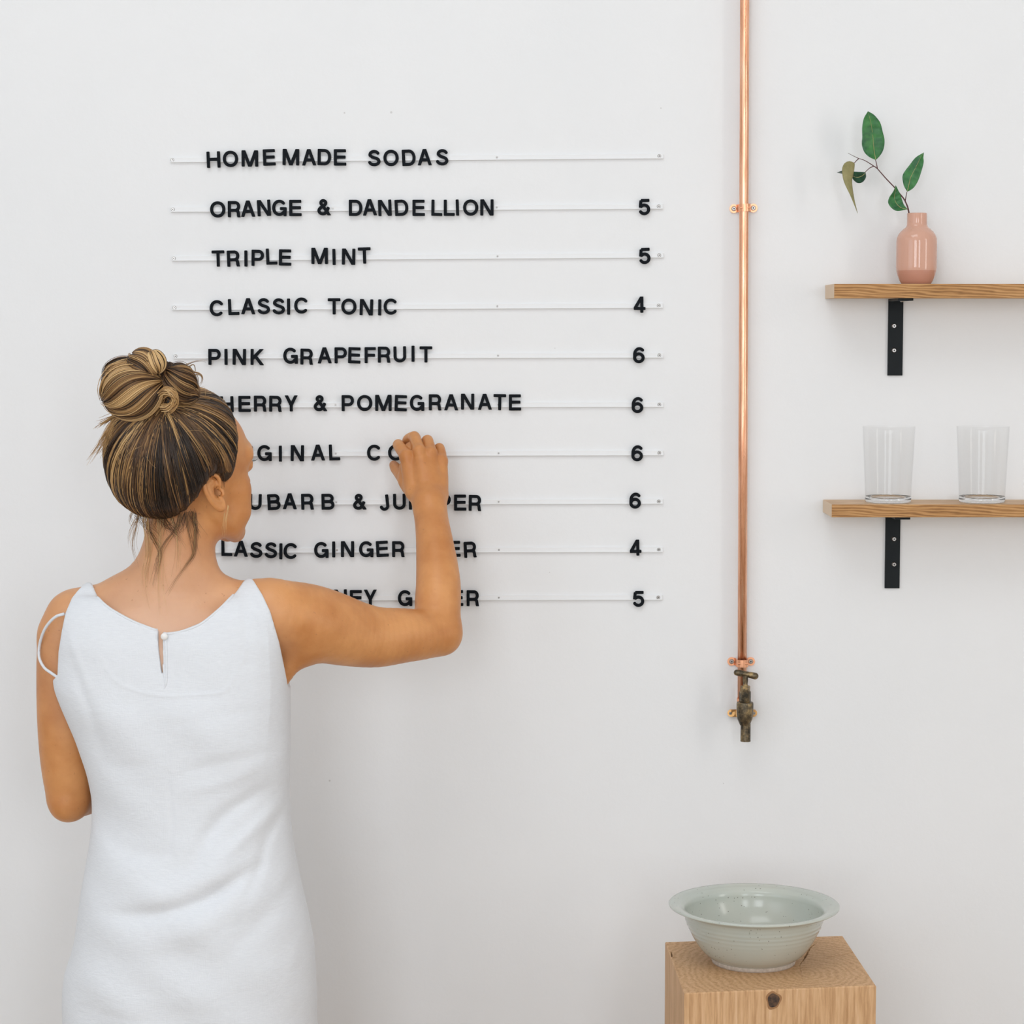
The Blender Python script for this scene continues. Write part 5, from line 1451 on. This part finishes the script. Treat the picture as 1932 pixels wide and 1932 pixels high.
# loose strands: tuft behind the bun, wisps on the nape, fly-away loops
PS, RS, TS = [], [], []
def loose(pts, n_, jit, r, tone, ends=2.0, y=None, bvh=None, lift=.002, yo=0.0):
    for i in range(n_):
        j0 = rng.normal(size=2) * jit; j1 = rng.normal(size=2) * jit * ends; path = []
        for k_, p in enumerate(pts):
            t_ = k_ / (len(pts) - 1); x_ = p[0] + j0[0] * (1 - t_) + j1[0] * t_; y_ = p[1] + j0[1] * (1 - t_) + j1[1] * t_
            if bvh is not None: v = on_mesh(bvh, x_, y_, lift=lift + abs(rng.normal()) * .0008, default=-.485) + BASE
            else: v = P(x_, y_, (p[2] if len(p) > 2 else y) + rng.normal() * .0008 + yo)
            path.append(tuple(v))
        s_ = spline(path, 60); s_ = s_[np.linspace(0, 59 * rng.uniform(.55, 1.0), 22).astype(int)]
        if bvh is not None:
            yv = s_[:, 1].copy(); yv = np.convolve(np.pad(yv, 3, mode='edge'), np.ones(7) / 7, 'valid'); s_[:, 1] = np.minimum(yv, s_[:, 1])
        PS.append(s_); RS.append(r * np.linspace(1, .25, 22)); TS.append(np.full(22, tone + rng.normal() * .10))
for pts in ([(245, 775), (215, 795), (197, 822), (180, 850), (163, 874)], [(250, 780), (222, 800), (205, 815), (196, 838), (182, 856)], [(240, 778), (212, 788), (192, 800), (186, 806)], [(245, 782), (220, 805), (208, 830), (198, 850), (190, 866)]):
    loose(pts, 34, 3.2, .0005, .72, 1.5, y=-.50)
for pts, n_, r, tn, j in (([(276, 968), (282, 1000), (293, 1023), (302, 1046), (295, 1077), (285, 1124)], 13, .00028, .52, 2.6),
                       ([(340, 970), (332, 998), (314, 1024), (300, 1052), (294, 1080), (286, 1112)], 10, .00026, .55, 3.2), ([(367, 968), (369, 1010), (366, 1044), (354, 1064), (332, 1096), (312, 1130)], 17, .00028, .52, 2.4),
                       ([(264, 965), (256, 1000), (251, 1028), (256, 1051), (262, 1072)], 12, .00026, .60, 3.0), ([(322, 968), (334, 1010), (336, 1060), (333, 1100)], 9, .00022, .85, 4.0),
                       ([(272, 970), (281, 1040), (276, 1090), (290, 1150)], 16, .00024, .88, 6.0), ([(300, 970), (300, 1050), (302, 1110), (310, 1165)], 12, .00022, .92, 6.0), ([(350, 968), (362, 1020), (372, 1050)], 12, .00024, .45, 4.0),
                       ([(262, 968), (276, 990), (290, 1004), (300, 1020)], 26, .00024, .32, 6.0), ([(300, 970), (318, 992), (330, 1002), (345, 1022)], 26, .00024, .32, 7.0), ([(362, 968), (370, 996), (376, 1016)], 22, .00022, .36, 5.0), ([(312, 968), (306, 990), (312, 1006)], 26, .00024, .30, 9.0), ([(345, 970), (338, 996), (326, 1012)], 20, .00024, .32, 6.0)):
    loose(pts, n_, j, r, tn, 1.3, bvh=body_bvh)
loose([(431, 953), (427, 984), (426, 1028)], 4, .8, .0003, .95, 2.0, y=-.49); loose([(424, 968), (420, 995), (416, 1022)], 3, .8, .00025, .9, 2.0, y=-.485)
loose([(262, 968, -.475), (250, 992, -.475), (246, 1012, -.475), (250, 1034, -.475)], 10, 2.5, .00022, .6, 1.6)
loose([(256, 955, -.48), (246, 978, -.48), (256, 996, -.48)], 14, 2.5, .00022, .6, 1.3)
yy = ys_ + .01
for pts, n_ in (([(333, 703), (345, 692), (362, 684), (380, 680), (396, 683)], 7), ([(340, 702), (352, 695), (362, 688), (367, 690), (368, 702), (358, 708)], 8), ([(350, 712), (366, 703), (378, 706), (382, 716), (376, 727), (362, 731)], 10),
                ([(352, 720), (368, 708), (380, 710), (380, 722), (366, 728)], 6), ([(345, 708), (358, 700), (366, 706), (360, 716), (352, 716)], 12), ([(250, 676), (254, 668), (262, 668), (270, 674)], 6), ([(276, 676), (280, 664), (287, 663), (290, 672)], 10)):
    loose(pts, n_, .9, .0004, .62, 1.3, y=yy)
for i in range(26):     # fine fly-aways along the outline
    v = rng.normal(size=3); v[2] = abs(v[2]) * .6; v /= np.linalg.norm(v)
    L = HE_C + v * HE_S
    if L[2] < hairline(L[1]) + .01: continue
    e_ = v + rng.normal(size=3) * .25; e_ /= np.linalg.norm(e_); t_ = np.linspace(0, 1, 10)
    p = he(slerp(np.broadcast_to(v, (10, 3)), np.broadcast_to(e_, (10, 3)), t_), .002 + .008 * np.sin(PI * t_ * .8))
    PS.append(p); RS.append(np.full(10, .00016)); TS.append(np.full(10, .8))
strands('loose_hair', PS, RS, TS, person)
